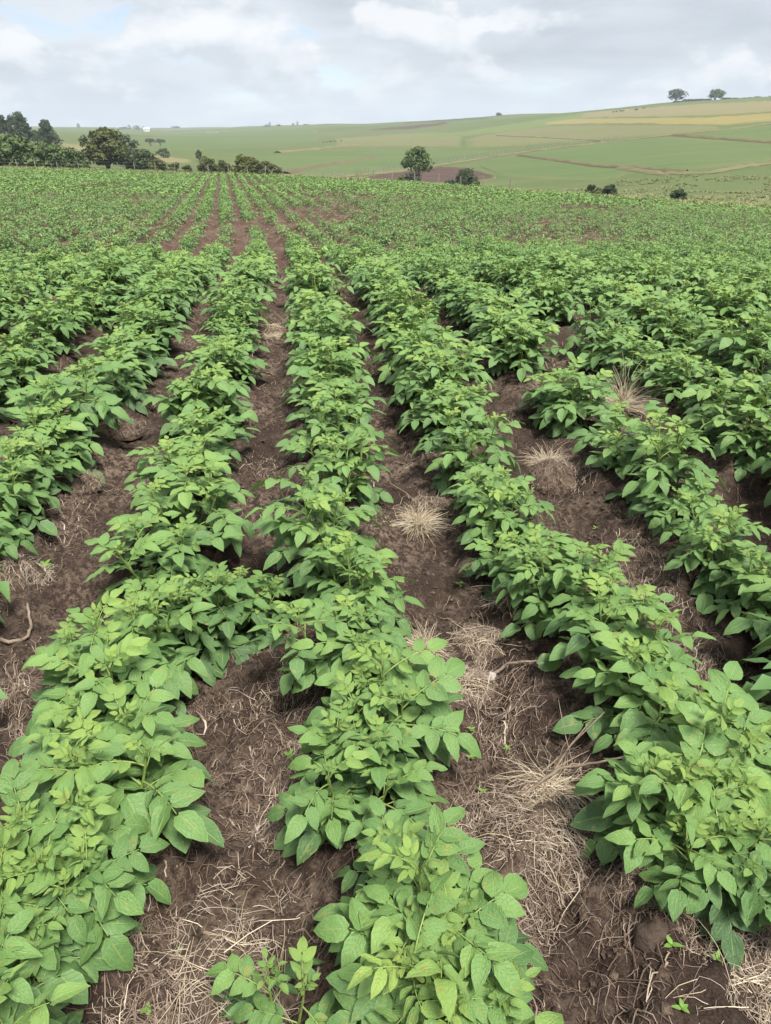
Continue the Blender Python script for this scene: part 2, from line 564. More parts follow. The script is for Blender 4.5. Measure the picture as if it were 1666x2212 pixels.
def build_ground():
    # soil, from underfoot to the end of the field
    az_f = np.arange(-40, 40.01, 0.36)
    az_s = np.concatenate([np.arange(-180, -40, 4.0), az_f, np.arange(44, 180, 4.0)])
    rs = [0.22]
    while rs[-1] < 46:
        r = rs[-1]
        rs.append(r * (1.0068 if r < 6 else 1.0088 if r < 14 else 1.012))
    rs = np.array(rs)
    s = rs / rs[-1]
    A = np.radians(az_s)
    re = edge_r(np.clip(az_s, -60, 60))
    # same rings for everybody up to 20 m, then stretched to the field's edge
    R = rs[:, None] * (1 + (re[None] / rs[-1] - 1) * smooth(10, 46, rs)[:, None])
    X, Y = R * np.sin(A)[None], R * np.cos(A)[None]
    Z = soil(X, Y)
    n, m = R.shape
    V = np.stack([X, Y, Z], -1).reshape(-1, 3)
    i, j = np.meshgrid(np.arange(n - 1), np.arange(m), indexing='ij')
    F = np.stack([i * m + j, (i + 1) * m + j, (i + 1) * m + (j + 1) % m, i * m + (j + 1) % m], -1).reshape(-1, 4)[:, ::-1]
    V = np.vstack([V, [[0, 0, float(soil(0.0, 0.001))]]])
    c = len(V) - 1
    T = np.stack([np.full(m, c), (np.arange(m) + 1) % m, np.arange(m)], -1)
    obj('ground', mk_mesh('ground', V, [F, T], M_SOIL), kind='structure', label='dark brown worked soil of the potato field')
    # land beyond the field
    az_f = np.arange(-62, 62.01, 0.4)
    az_s = np.concatenate([np.arange(-180, -62, 3.0), az_f, np.arange(65, 180, 3.0)])
    A = np.radians(az_s)
    re = edge_r(np.clip(az_s, -60, 60))
    q = np.concatenate([np.linspace(0, 1, 60) ** 1.0 * 0.35, 0.35 + np.linspace(0.012, 1, 110) * 0.65])
    R = re[None] * (2650 / re[None]) ** q[:, None]
    X, Y = R * np.sin(A)[None], R * np.cos(A)[None]
    Z = land(X, Y)
    n, m = R.shape
    V = np.stack([X, Y, Z], -1).reshape(-1, 3)
    i, j = np.meshgrid(np.arange(n - 1), np.arange(m), indexing='ij')
    F = np.stack([i * m + j, (i + 1) * m + j, (i + 1) * m + (j + 1) % m, i * m + (j + 1) % m], -1).reshape(-1, 4)[:, ::-1]
    g = land_material('pasture', (0.120, 0.158, 0.055), (0.180, 0.182, 0.080), (0.088, 0.132, 0.046), 0.02, 0.09, 0.3, 0.012, 0.35)
    obj('terrain', mk_mesh('terrain', V, F, g), kind='structure', label='rolling grassland valley and hillside beyond the field')


build_ground()

GREEN1 = land_material('green_crop', (0.088, 0.150, 0.050), (0.118, 0.170, 0.058), (0.160, 0.182, 0.075), 0.012, 0.12, 0.15, 0.02, 0.5, rim=True)
GREEN2 = land_material('bright_crop', (0.128, 0.195, 0.052), (0.155, 0.210, 0.060), (0.185, 0.200, 0.085), 0.012, 0.12, 0.3, 0.02, 0.5, rim=True)
GREEN3 = land_material('dark_crop', (0.062, 0.110, 0.050), (0.080, 0.125, 0.055), (0.09, 0.115, 0.06), 0.02, 0.1, 0.2, 0.02, 0.5, rim=True)
OLIVE = land_material('olive_stubble', (0.155, 0.185, 0.068), (0.190, 0.190, 0.085), (0.205, 0.175, 0.100), 0.008, 0.13, 0.1, 0.015, 0.5, rim=True)
TAN = land_material('tan_stubble', (0.235, 0.205, 0.108), (0.265, 0.225, 0.115), (0.205, 0.195, 0.085), 0.01, 0.1, 0.2, 0.012, 0.5, rim=True)
YELLOW = land_material('ripe_crop', (0.270, 0.225, 0.085), (0.330, 0.265, 0.085), (0.220, 0.200, 0.085), 0.006, 0.12, 0.05, 0.012, 0.4, rim=True)
BROWN = land_material('ploughed', (0.105, 0.066, 0.050), (0.135, 0.088, 0.067), (0.085, 0.055, 0.042), 0.05, 0.3, 0.4, 0.03, 0.9, rim=True)

FIELD_N = 0


def far_field(name, top, bot, m, cols=36, rows=14):
    """a field on the hillside: its upper and lower boundaries as seen from the camera, laid on the land"""
    global FIELD_N
    FIELD_N += 1
    top, bot = np.array(top, float), np.array(bot, float)
    s = np.linspace(0, 1, cols)

    def along(p):
        d = np.concatenate([[0], np.cumsum(np.hypot(*np.diff(p, axis=0).T))])
        d /= d[-1]
        return np.stack([np.interp(s, d, p[:, 0]), np.interp(s, d, p[:, 1])], -1)
    T, B = along(top), along(bot)
    pts, inner = [], []
    for i, k in enumerate(np.linspace(0, 1, rows)):
        for j, (a, b) in enumerate(zip(T, B)):
            p = a * (1 - k) + b * k
            x, y = at_land(p[0], p[1] + perlin(p[0] * 0.06, p[1] * 0.06, FIELD_N) * 1.6, 70)
            rim = i in (0, rows - 1) or j in (0, cols - 1)
            inner.append(min(1.0, min(i, rows - 1 - i) / 2.2, min(j, cols - 1 - j) / 2.2))
            pts.append((x, y, float(land(x, y)) + (-0.10 if rim else 0.07 + 0.008 * FIELD_N)))
    i, j = np.meshgrid(np.arange(rows - 1), np.arange(cols - 1), indexing='ij')
    F = np.stack([i * cols + j, (i + 1) * cols + j, (i + 1) * cols + j + 1, i * cols + j + 1], -1).reshape(-1, 4)
    obj(name, mk_mesh(name, pts, F, m, True, None, np.array(inner)), kind='structure')


far_field('crop_field', [(640, 335), (760, 326), (880, 321), (1000, 323), (1078, 330)], [(640, 381), (760, 384), (860, 371), (970, 353), (1078, 331)], GREEN1)
far_field('crop_field', [(300, 299), (400, 285), (500, 280), (580, 274), (690, 273)], [(362, 326), (450, 324), (560, 317), (640, 311), (690, 307)], GREEN1)
far_field('crop_field', [(470, 352), (600, 333), (700, 326)], [(600, 377), (640, 368), (740, 347)], GREEN1)
far_field('stubble_field', [(110, 306), (200, 312), (300, 330), (420, 346)], [(110, 346), (200, 350), (300, 352), (420, 353)], TAN)
far_field('stubble_field', [(720, 300), (830, 290), (960, 284), (1000, 292)], [(720, 317), (830, 317), (960, 319), (1000, 321)], OLIVE)
far_field('ploughed_field', [(790, 281), (880, 272), (968, 263)], [(800, 283), (900, 278), (975, 268)], BROWN)
far_field('crop_field', [(868, 264), (970, 257.5), (1062, 252.5)], [(868, 268), (960, 263), (1062, 257)], GREEN3)
far_field('crop_field', [(880, 297), (1000, 284), (1100, 268), (1200, 252), (1290, 243)], [(880, 304), (1000, 294), (1110, 284), (1210, 269), (1300, 249)], GREEN2)
far_field('stubble_field', [(1000, 301), (1160, 270), (1300, 268), (1450, 270), (1560, 273)], [(1000, 322), (1120, 318), (1250, 310), (1400, 295), (1560, 279)], OLIVE)
far_field('stubble_field', [(1240, 246), (1350, 235), (1500, 223.5), (1740, 213)], [(1235, 256), (1400, 254), (1530, 252), (1740, 238)], TAN)
far_field('ripe_field', [(1160, 268), (1240, 256), (1400, 255), (1530, 253), (1740, 239)], [(1165, 270), (1260, 268), (1400, 268), (1560, 272), (1740, 257)], YELLOW)
far_field('crop_field', [(1495, 291), (1570, 280), (1640, 271), (1740, 260)], [(1495, 292.5), (1570, 297), (1640, 302), (1740, 309)], GREEN1)
far_field('crop_field', [(1120, 334), (1246, 314), (1390, 298), (1444, 294), (1580, 302), (1740, 318)], [(1120, 336), (1246, 352), (1318, 359), (1390, 365), (1490, 370), (1740, 338)], GREEN1)
far_field('crop_field', [(1022, 351), (1066, 343), (1120, 337), (1192, 347), (1282, 362), (1352, 373)], [(1040, 362), (1085, 381), (1174, 387), (1282, 391), (1340, 385), (1355, 375)], GREEN1)
far_field('ploughed_field', [(786, 384), (860, 372), (950, 358), (1010, 362), (1075, 383)], [(786, 387), (870, 396), (950, 400), (1010, 398), (1075, 386)], BROWN)


def px_line(pts, step_px=6):
    out = []
    for (a, b), (c, d) in zip(pts[:-1], pts[1:]):
        n = max(2, int(math.hypot(c - a, d - b) / step_px))
        for k in range(n):
            out.append(at_land(a + (c - a) * k / n, b + (d - b) * k / n, 70))
    return np.array(out)


def bank(pts, w, h, m, name='field_bank'):
    P = px_line(pts)
    d = np.gradient(P, axis=0)
    d /= np.linalg.norm(d, axis=1, keepdims=True) + 1e-9
    nrm = np.stack([-d[:, 1], d[:, 0]], -1)
    prof = [(-1, -0.25), (-0.6, 0.45), (-0.15, 1.0), (0.25, 0.9), (0.65, 0.4), (1, -0.25)]
    V = []
    for k, (p, q) in enumerate(zip(P, nrm)):
        ww = w * (0.7 + 0.6 * abs(perlin(k * 0.31, 0.5, 5)))
        hh = h * (0.75 + 0.7 * perlin(k * 0.43, 2.5, 6))
        for a, b in prof:
            x, y = p + q * a * ww
            V.append((x, y, float(land(x, y)) + 0.12 + b * hh))
    n, m_ = len(P), len(prof)
    i, j = np.meshgrid(np.arange(n - 1), np.arange(m_ - 1), indexing='ij')
    F = np.stack([i * m_ + j, (i + 1) * m_ + j, (i + 1) * m_ + j + 1, i * m_ + j + 1], -1).reshape(-1, 4)
    obj(name, mk_mesh(name, V, F, m), kind='structure')


BANK1 = land_material('bank_grass', (0.185, 0.172, 0.085), (0.135, 0.150, 0.062), (0.235, 0.200, 0.115), 0.2, 0.2, 0, 0.06, 0.9)
BANK2 = land_material('bank_earth', (0.150, 0.115, 0.075), (0.215, 0.175, 0.100), (0.135, 0.130, 0.062), 0.2, 0.2, 0, 0.06, 0.9)
bank([(705, 386), (860, 372), (960, 356), (1100, 334), (1230, 317), (1350, 304), (1450, 292), (1570, 281), (1700, 263)], 0.8, 0.3, BANK1)
bank([(1120, 337), (1192, 346), (1282, 359), (1345, 363), (1410, 369), (1490, 371)], 0.7, 0.35, BANK2)
bank([(1455, 293), (1560, 302), (1640, 307), (1740, 314)], 0.9, 0.4, BANK2)
bank([(1072, 294), (1180, 299), (1300, 306)], 0.5, 0.3, BANK2)
bank([(614, 375), (690, 361), (760, 350), (823, 338)], 1.6, 0.5, BANK2)
bank([(600, 330), (680, 323), (780, 313)], 1.5, 0.5, BANK1)
bank([(1340, 364), (1430, 377), (1530, 375), (1600, 362), (1700, 350)], 1.0, 0.35, BANK1)


# ------------------------------------------------------------------ potato leaves
def leaflet(L, W, fold, curl, nu=4, nv=7, pucker=0.0, twist=0.0, phase=0.0):
    """one leaflet along +X from the origin, lying in XY, upper side +Z; midrib at u = .5"""
    v = np.linspace(0, 1, nv)
    w = (v + 0.012) ** 0.54 * (1 - v) ** 0.90
    w = w / w.max() * W * 0.5
    u = np.linspace(-1, 1, nu + 1)
    Vv, U = np.meshgrid(v, u, indexing='ij')
    X = Vv * L - 0.10 * L * np.abs(U) * (1 - Vv) * 0.6
    Yc = U * w[:, None]
    edge = 1 + 0.05 * np.sin(Vv * 19 + U * 3 + phase)
    Yc = Yc * edge
    Z = fold * np.abs(Yc) - curl * L * Vv ** 2 - 0.55 * curl * np.abs(U) ** 2 * w[:, None] * 0.9
    Z = Z + pucker * L * np.sin(Vv * 12 - np.abs(U) * 3 + phase) * np.abs(U) * (1 - Vv)
    Z = Z + twist * Yc * Vv
    V = np.stack([X, Yc, Z], -1).reshape(-1, 3)
    uv = np.stack([(U + 1) / 2, Vv], -1).reshape(-1, 2)
    m = nu + 1
    i, j = np.meshgrid(np.arange(nv - 1), np.arange(nu), indexing='ij')
    F = np.stack([i * m + j, (i + 1) * m + j, (i + 1) * m + j + 1, i * m + j + 1], -1).reshape(-1, 4)
    return V, F, uv


def diamond(L, W, fold, curl):
    V = np.array([[0, 0, 0], [L * 0.42, W * 0.5, fold * W * 0.5], [L, 0, -curl * L], [L * 0.42, -W * 0.5, fold * W * 0.5]])
    F = np.array([[0, 2, 1], [0, 3, 2]])
    return V, F


def compound_leaf(rng, size, age, lod=0):
    """a potato leaf: terminal leaflet, pairs of side leaflets, tiny ones between; leaves the stem along +X"""
    acc = Acc()
    n = 12
    rise, droop = rng.uniform(0.15, 0.42), rng.uniform(0.6, 1.25)
    Lr = size * rng.uniform(0.9, 1.1)
    s = np.linspace(0, 1, n)
    ang = rise - droop * s ** 1.3
    sw = rng.uniform(-0.35, 0.35)
    st = Lr / (n - 1)
    x = np.concatenate([[0], np.cumsum(np.cos(ang[:-1]) * st)])
    z = np.concatenate([[0], np.cumsum(np.sin(ang[:-1]) * st)])
    y = sw * s ** 2 * Lr * 0.5
    P = np.stack([x, y, z], -1)
    if lod == 0:
        V, F = tube(P, np.linspace(0.0030, 0.0011, n) * (size / 0.17) ** 0.5, 5)
        acc.add(V, F, np.tile([0.5, 0.5], (len(V), 1)), min(1, age + 0.25))

    def put(sp, side, L, W, out, roll, small=False):
        i = sp * (n - 1)
        a = int(min(i, n - 2))
        p = P[a] + (P[a + 1] - P[a]) * (i - a)
        pit = np.interp(sp, s, ang)
        fold, curl = rng.uniform(0.10, 0.55), rng.uniform(-0.02, 0.42)
        if lod == 0:
            if small:
                V, F, uv = leaflet(L, W, fold, curl, 2, 4)
            else:
                V, F, uv = leaflet(L, W, fold, curl, 4, 8, rng.uniform(0.03, 0.07), rng.uniform(-0.5, 0.5), rng.uniform(0, 6))
        else:
            V, F = diamond(L, W, fold, curl)
            uv = None
        stalk = 0.006 if not small else 0.001
        V = V + [stalk, 0, 0]
        R = rotm('Z', side * out) @ rotm('Y', -rng.uniform(-0.35, 0.22)) @ rotm('X', roll)
        R = rotm('Y', -pit * 0.75) @ R
        acc.add(V @ R.T + p, F, uv, float(np.clip(age + rng.normal(0, 0.06), 0, 1)))

    tl = size * rng.uniform(0.46, 0.56)
    asp = rng.uniform(0.55, 0.70) if age < 0.7 else rng.uniform(0.46, 0.58)
    put(1.0, 1, tl, tl * asp, rng.uniform(-0.2, 0.2), rng.uniform(-0.25, 0.25))
    pairs = [(0.80, 0.90), (0.55, 0.78)] if (age > 0.8 and lod < 2) else [(0.80, 0.88), (0.57, 0.80), (0.35, 0.60)] if lod < 2 else [(0.7, 0.95)]
    for sp, k in pairs:
        for side in (-1, 1):
            L = tl * k * rng.uniform(0.88, 1.1)
            put(sp + rng.uniform(-0.03, 0.03), side, L, L * asp * rng.uniform(0.92, 1.05), rng.uniform(0.75, 1.25), rng.uniform(-0.35, 0.25) * side)
    if lod == 0:
        for sp in ((0.69, 0.47) if age < 0.8 else (0.68,)):
            for side in (-1, 1):
                L = tl * rng.uniform(0.14, 0.30)
                put(sp + rng.uniform(-0.03, 0.03), side, L, L * 0.75, rng.uniform(0.8, 1.3), rng.uniform(-0.3, 0.3), True)
    return acc


NL = 7
LEAF_KINDS = [('old', 0.200, 0.10), ('mature', 0.180, 0.34), ('upper', 0.155, 0.56), ('young', 0.112, 0.82)]
LEAVES = {}
for lod in (0, 1, 2):
    rng = np.random.default_rng(77)
    for kind, size, age in LEAF_KINDS:
        LEAVES[lod, kind] = [compound_leaf(rng, size * rng.uniform(0.9, 1.12), age, lod).arrays() for _ in range(NL)]
LEAF_MESH = {(k, i): mk_mesh('leaf', a[0], a[1], M_LEAF, True, a[2], a[3])
             for k, _, _ in LEAF_KINDS for i, a in enumerate(LEAVES[0, k])}


def plant_plan(rng, nst=4, nodes=10, lod=0):
    """stems (list of polylines) and leaves (kind, variant, 3x3 rotation*scale, position)"""
    stems, leaves = [], []
    a0 = rng.uniform(0, 6.28)
    for k in range(nst):
        az = a0 + k * 6.283 / nst + rng.uniform(-0.4, 0.4)
        tilt = rng.uniform(0.22, 0.62) if k else rng.uniform(0.0, 0.25)
        L = rng.uniform(0.27, 0.37)
        n = 9
        s = np.linspace(0, 1, n)
        t = tilt * (1.15 - 0.75 * s)
        st = L / (n - 1)
        h = np.concatenate([[0.02], 0.02 + np.cumsum(np.sin(t[:-1]) * st)])
        z = np.concatenate([[-0.03], -0.03 + np.cumsum(np.cos(t[:-1]) * st)])
        P = np.stack([h * math.cos(az), h * math.sin(az), z], -1)
        stems.append(P)
        ph = rng.uniform(0, 6.28)
        for j in range(nodes):
            f = 0.20 + 0.80 * (j + rng.uniform(-0.25, 0.25)) / (nodes - 1)
            f = min(max(f, 0.12), 1.0)
            p = np.array([np.interp(f, s, P[:, c]) for c in range(3)])
            ph += 2.4 + rng.uniform(-0.3, 0.3)
            if f > 0.93:
                kind, el, sc = 'young', rng.uniform(0.5, 1.1), rng.uniform(0.75, 1.0)
            elif f > 0.72:
                kind, el, sc = 'upper', rng.uniform(0.15, 0.65), rng.uniform(0.85, 1.1)
            elif f > 0.36:
                kind, el, sc = 'mature', rng.uniform(-0.05, 0.40), rng.uniform(0.85, 1.12)
            else:
                kind, el, sc = 'old', rng.uniform(-0.30, 0.15), rng.uniform(0.72, 1.08)
            # inner leaves swing outwards, away from the plant's middle
            d = ph if f > 0.8 else ph + 0.45 * math.sin(az - ph)
            R = rotm('Z', d) @ rotm('Y', -el) @ rotm('X', rng.uniform(-0.3, 0.3))
            leaves.append((kind, int(rng.integers(NL)), R * sc, p))
        top = P[-1]
        for q in range(3):
            R = rotm('Z', ph + q * 2.1 + 1) @ rotm('Y', -rng.uniform(0.9, 1.35))
            leaves.append(('young', int(rng.integers(NL)), R * rng.uniform(0.42, 0.62), top))
    return stems, leaves


def join_leaves(leaves, lod):
    acc = Acc()
    for kind, i, R, p in leaves:
        V, F, uv, age = LEAVES[lod, kind][i]
        n0 = acc.n
        V2 = V @ R.T + p
        acc.V.append(V2)
        acc.uv.append(uv)
        acc.age.append(age)
        for f in F:
            (acc.T if f.shape[1] == 3 else acc.Q).append(f + n0)
        acc.n += len(V2)
    return acc


NPLANT = 12
prng = np.random.default_rng(5)
PLANS = [plant_plan(prng, [4, 5, 4, 3, 5, 4, 4, 5, 3, 4, 5, 4][k], 10) for k in range(NPLANT)]
SMALL_PLANS = [plant_plan(prng, 2, 5) for k in range(2)]


def stem_mesh(P):
    V, F = tube(P, np.linspace(0.0075, 0.0035, len(P)), 6)
    return mk_mesh('stem', V, F, M_STEM)


STEM_MESH = [[stem_mesh(P) for P in pl[0]] for pl in PLANS]
SMALL_STEM = [[stem_mesh(P) for P in pl[0]] for pl in SMALL_PLANS]
FOLIAGE = [join_leaves(pl[1], 0).mesh('foliage', M_LEAF) for pl in PLANS]

# where the plants stand ------------------------------------------------
HAND = {  # row: (place in the photograph at canopy height, size); the nearest stretch of the three middle rows
    0: [(610, 2150, 0.56), (915, 2150, 0.95), (945, 1985, 1.0), (905, 1850, 0.92), (770, 1590, 0.95), (825, 1470, 1.0), (730, 1350, 1.0),
        (770, 1240, 0.9), (690, 1130, 0.98), (745, 985, 0.98), (715, 895, 1.0), (740, 825, 0.95)],
    -1: [(-60, 2150, 1.0), (15, 1950, 0.85), (95, 1800, 1.0), (205, 1650, 1.05), (220, 1525, 1.0), (215, 1390, 1.0), (330, 1310, 0.98), (440, 1225, 0.95),
         (560, 1190, 0.72), (330, 1150, 1.05), (400, 1060, 1.05), (390, 980, 1.05), (450, 905, 1.0), (420, 845, 1.0)],
    1: [(1570, 1890, 0.52), (1570, 1760, 0.98), (1440, 1690, 0.8), (1510, 1590, 1.08), (1620, 1490, 1.05), (1395, 1445, 1.0), (1370, 1320, 1.0), (1250, 1225, 0.88), (1190, 1180, 0.85), (1135, 1130, 0.85), (1090, 1065, 0.78),
        (1050, 1010, 0.72), (1015, 935, 0.98), (960, 865, 1.0), (930, 810, 0.95)],
}
plants = []           # (row, x, y, scale, yellow)
for row, lst in HAND.items():
    for px, py, sc in lst:
        x, y = at_plane(px, py, 0.27 if sc > 0.6 else 0.14)
        plants.append((row, x, y, sc * (0.80 if y < 1.2 else 0.86 if y < 2.4 else 0.90)))
crop = []
grng = np.random.default_rng(19)
TUFT_GAPS = [(1180, 985, 0.26), (1345, 880, 0.36), (1335, 935, 0.26), (1130, 1270, 0.25), (1200, 1760, 0.25)]
GAPS = [(*at_plane(a, b, 0.05), r) for a, b, r in TUFT_GAPS]
for row in range(-90, 110):
    y = grng.uniform(0, 0.3) - 0.5
    start = 4.15 if row in HAND else 0.3
    while y < 92:
        y += 0.345 * grng.uniform(0.75, 1.25) * (1.0 if y < 10 else 1.15)
        if y < start:
            continue
        x = 0.145 + ROW_DX * row + float(row_shift(y)) + grng.normal(0, 0.035)
        r = math.hypot(x, y)
        az = math.degrees(math.atan2(x, y))
        if abs(az) > 42 or (abs(az) > 38 and r > 25):
            continue
        if r > edge_r(az) - 1.2:
            continue
        if r < 14 and any((x - gx) ** 2 + (y - gy) ** 2 < gr * gr for gx, gy, gr in GAPS):
            continue
        if r < 9.8:
            sc = grng.uniform(0.86, 1.14) + 0.14 * float(perlin(x * 0.7, y * 0.7, 66))
            u = grng.random()
            if u < 0.10:
                sc *= 0.70
            if u > 0.95:
                continue
        else:
            g = float(perlin(x * 0.16, y * 0.16, 61)) + 0.35 * float(perlin(x * 0.9, y * 0.6, 62))
            cover = 0.74 + 0.18 * (1 - smooth(9.5, 17, r)) + 0.08 * smooth(24, 50, r) + 0.04 * smooth(4, 14, x) + 0.06 * smooth(4, 14, -x) + 0.36 * g
            sc = cover * grng.uniform(0.84, 1.14)
            if sc < 0.64 and grng.random() < 0.7:
                continue
            sc = min(max(sc, 0.42), 1.0 if r < 13 else 0.86 if r < 40 else 0.95)
        plants.append((row, x, y, sc))


def in_view(x, y, z, sc):
    u, v, dep = to_px(x, y, z + 0.2)
    m = 0.27 * sc * FPX / max(dep, 0.3)
    return dep > 0.2 and -m < u < 1666 + m and v < 2212 + m


seen = sorted([(math.hypot(p[1], p[2]), p) for p in plants if in_view(p[1], p[2], 0, p[3]) and math.hypot(p[1], p[2]) < 14.0])
N_THING = 296
things = [p for _, p in seen[:N_THING]]
tset = set(map(id, things))
ORD = ['nearest', 'second nearest', 'third', 'fourth', 'fifth', 'sixth', 'seventh', 'eighth', 'ninth', 'tenth', 'eleventh', 'twelfth', 'thirteenth',
       'fourteenth', 'fifteenth', 'sixteenth', 'seventeenth', 'eighteenth', 'nineteenth', 'twentieth'] + [f'{t}-{o}' for t in ('twenty', 'thirty', 'forty', 'fifty') for o in
       ('first', 'second', 'third', 'fourth', 'fifth', 'sixth', 'seventh', 'eighth', 'ninth')]
ROWN = {1: 'first', 2: 'second', 3: 'third', 4: 'fourth', 5: 'fifth', 6: 'sixth', 7: 'seventh', 8: 'eighth', 9: 'ninth', 10: 'tenth', 11: 'eleventh', 12: 'twelfth'}


def row_phrase(row):
    if row == 0:
        return 'row reaching bottom edge centre'
    return f'{ROWN.get(abs(row), "outermost")} row {"left" if row < 0 else "right"} of middle row'


def add_plant(x, y, sc, rz, variant, small, leaf_parts, label):
    z = float(soil(x, y))
    e = bpy.data.objects.new('potato_plant', None)
    e.empty_display_size = 0.05
    C.objects.link(e)
    e.location = (x, y, z)
    e.rotation_euler = (grng.normal(0, 0.09), grng.normal(0, 0.09), rz)
    e.scale = (sc, sc, sc * grng.uniform(0.80, 1.16))
    e['label'] = label
    e['category'] = 'potato plant'
    e['group'] = 'potato plants growing in rows'
    plan = (SMALL_PLANS if small else PLANS)[variant]
    for sm in (SMALL_STEM if small else STEM_MESH)[variant]:
        o = bpy.data.objects.new('stem', sm)
        C.objects.link(o)
        o.parent = e
    if leaf_parts:
        for kind, i, R, p in plan[1]:
            o = bpy.data.objects.new('leaf', LEAF_MESH[kind, i])
            C.objects.link(o)
            o.parent = e
            M = Matrix(R.tolist()).to_4x4()
            M.translation = Vector(p)
            o.matrix_basis = M
    else:
        o = bpy.data.objects.new('foliage', FOLIAGE[variant])
        C.objects.link(o)
        o.parent = e


LEAF_PART_R = 4.6
count = {}
for p in sorted(things, key=lambda q: (q[0], math.hypot(q[1], q[2]))):
    row, x, y, sc = p
    k = count.get(row, 0)
    count[row] = k + 1
    small = sc < 0.52 and y < 3
    lead = 'small young potato plant' if small else 'leafy potato plant' if y < 9.6 else 'low potato plant past the crest'
    label = f'{lead}, {ORD[k]} in {row_phrase(row)}'
    v = int(grng.integers(2 if small else NPLANT))
    add_plant(x, y, sc * (1.35 if small else 1.0), grng.uniform(0, 6.28), v, small, math.hypot(x, y) < LEAF_PART_R, label)

# the rest of the crop, as one mass --------------------------------------
rest = np.array([p[1:4] for p in plants if id(p) not in tset])
R_ = np.hypot(rest[:, 0], rest[:, 1])
lodrng = np.random.default_rng(23)


def lod_template(k):
    if k == 1:
        a = join_leaves(PLANS[lodrng.integers(NPLANT)][1], 1)
    elif k == 2:
        lv = PLANS[lodrng.integers(NPLANT)][1]
        lv = [lv[i] for i in lodrng.permutation(len(lv))[:21]]
        a = join_leaves([(q, i, R * 1.22, p) for q, i, R, p in lv], 2)
    else:
        a = Acc()
        for _ in range(17):
            th, rr = lodrng.uniform(0, 6.28), 0.26 * math.sqrt(lodrng.random())
            zz = 0.10 + 0.27 * (1 - (rr / 0.30) ** 2) * lodrng.uniform(0.6, 1.0)
            V, F = diamond(lodrng.uniform(0.13, 0.18), lodrng.uniform(0.10, 0.13), lodrng.uniform(0, 0.4), lodrng.uniform(0, 0.35))
            R = rotm('Z', th + lodrng.uniform(-1, 1)) @ rotm('Y', lodrng.uniform(-0.45, 0.55)) @ rotm('X', lodrng.uniform(-0.5, 0.5))
            a.add(V @ R.T + [rr * math.cos(th) * 0.8, rr * math.sin(th) * 0.8, zz], F, None, float(np.clip(0.25 + zz * 1.4 + lodrng.normal(0, 0.1), 0, 1)))
    V, F, uv, age = a.arrays()
    return V, F[0], uv, age


acc = Acc()
for k, (r0, r1, nv) in {1: (0, 18.5, 8), 2: (18.5, 40, 10), 3: (40, 200, 12)}.items():
    idx = np.nonzero((R_ >= r0) & (R_ < r1))[0]
    pick = lodrng.integers(nv, size=len(idx))
    for v in range(nv):
        sel = idx[pick == v]
        if not len(sel):
            continue
        Vt, Ft, uvt, aget = lod_template(k)
        th = lodrng.uniform(0, 6.28, len(sel))
        c, s = np.cos(th), np.sin(th)
        sc = rest[sel, 2]
        X = (Vt[None, :, 0] * c[:, None] - Vt[None, :, 1] * s[:, None]) * sc[:, None] + rest[sel, 0][:, None]
        Y = (Vt[None, :, 0] * s[:, None] + Vt[None, :, 1] * c[:, None]) * sc[:, None] + rest[sel, 1][:, None]
        Z = Vt[None, :, 2] * sc[:, None] + (soil(rest[sel, 0], rest[sel, 1]))[:, None]
        F = (Ft[None] + (np.arange(len(sel)) * len(Vt))[:, None, None]).reshape(-1, 3)
        ag = np.clip(aget[None] + lodrng.normal(0, 0.07, len(sel))[:, None], 0, 1).ravel()
        acc.add(np.stack([X, Y, Z], -1).reshape(-1, 3), F, np.tile(uvt, (len(sel), 1)), ag)
crop_me = acc.mesh('potato_crop', M_LEAF)
obj('potato_crop', crop_me, kind='stuff', label='distant rows of low green potato plants merging towards the fence', category='potato crop')
print('crop tris', len(crop_me.polygons), 'plants', len(plants), 'things', len(things))


# ------------------------------------------------------------------ dead roots and straw on the soil
def strands(X, Y, ang, L, rad, lift, age, K=5, sides=3, wob=0.9, base=None, rng=RNG):
    """thin crooked strands lying on the ground"""
    n = len(X)
    head = ang[:, None] + np.cumsum(rng.normal(0, wob, (n, K)) * np.linspace(0.3, 1, K), axis=1)
    st = (L / (K - 1))[:, None]
    px = X[:, None] + np.concatenate([np.zeros((n, 1)), np.cumsum(np.cos(head[:, :-1]) * st, 1)], 1)
    py = Y[:, None] + np.concatenate([np.zeros((n, 1)), np.cumsum(np.sin(head[:, :-1]) * st, 1)], 1)
    s = np.linspace(0, 1, K)[None]
    g = soil(px, py) if base is None else base(px, py)
    pz = g + 0.004 + lift[:, None] * np.sin(np.pi * s * rng.uniform(0.6, 1.0, (n, 1))) + rng.normal(0, 0.003, (n, K))
    P = np.stack([px, py, pz], -1)
    return strand_mesh(P, rad, age, sides)


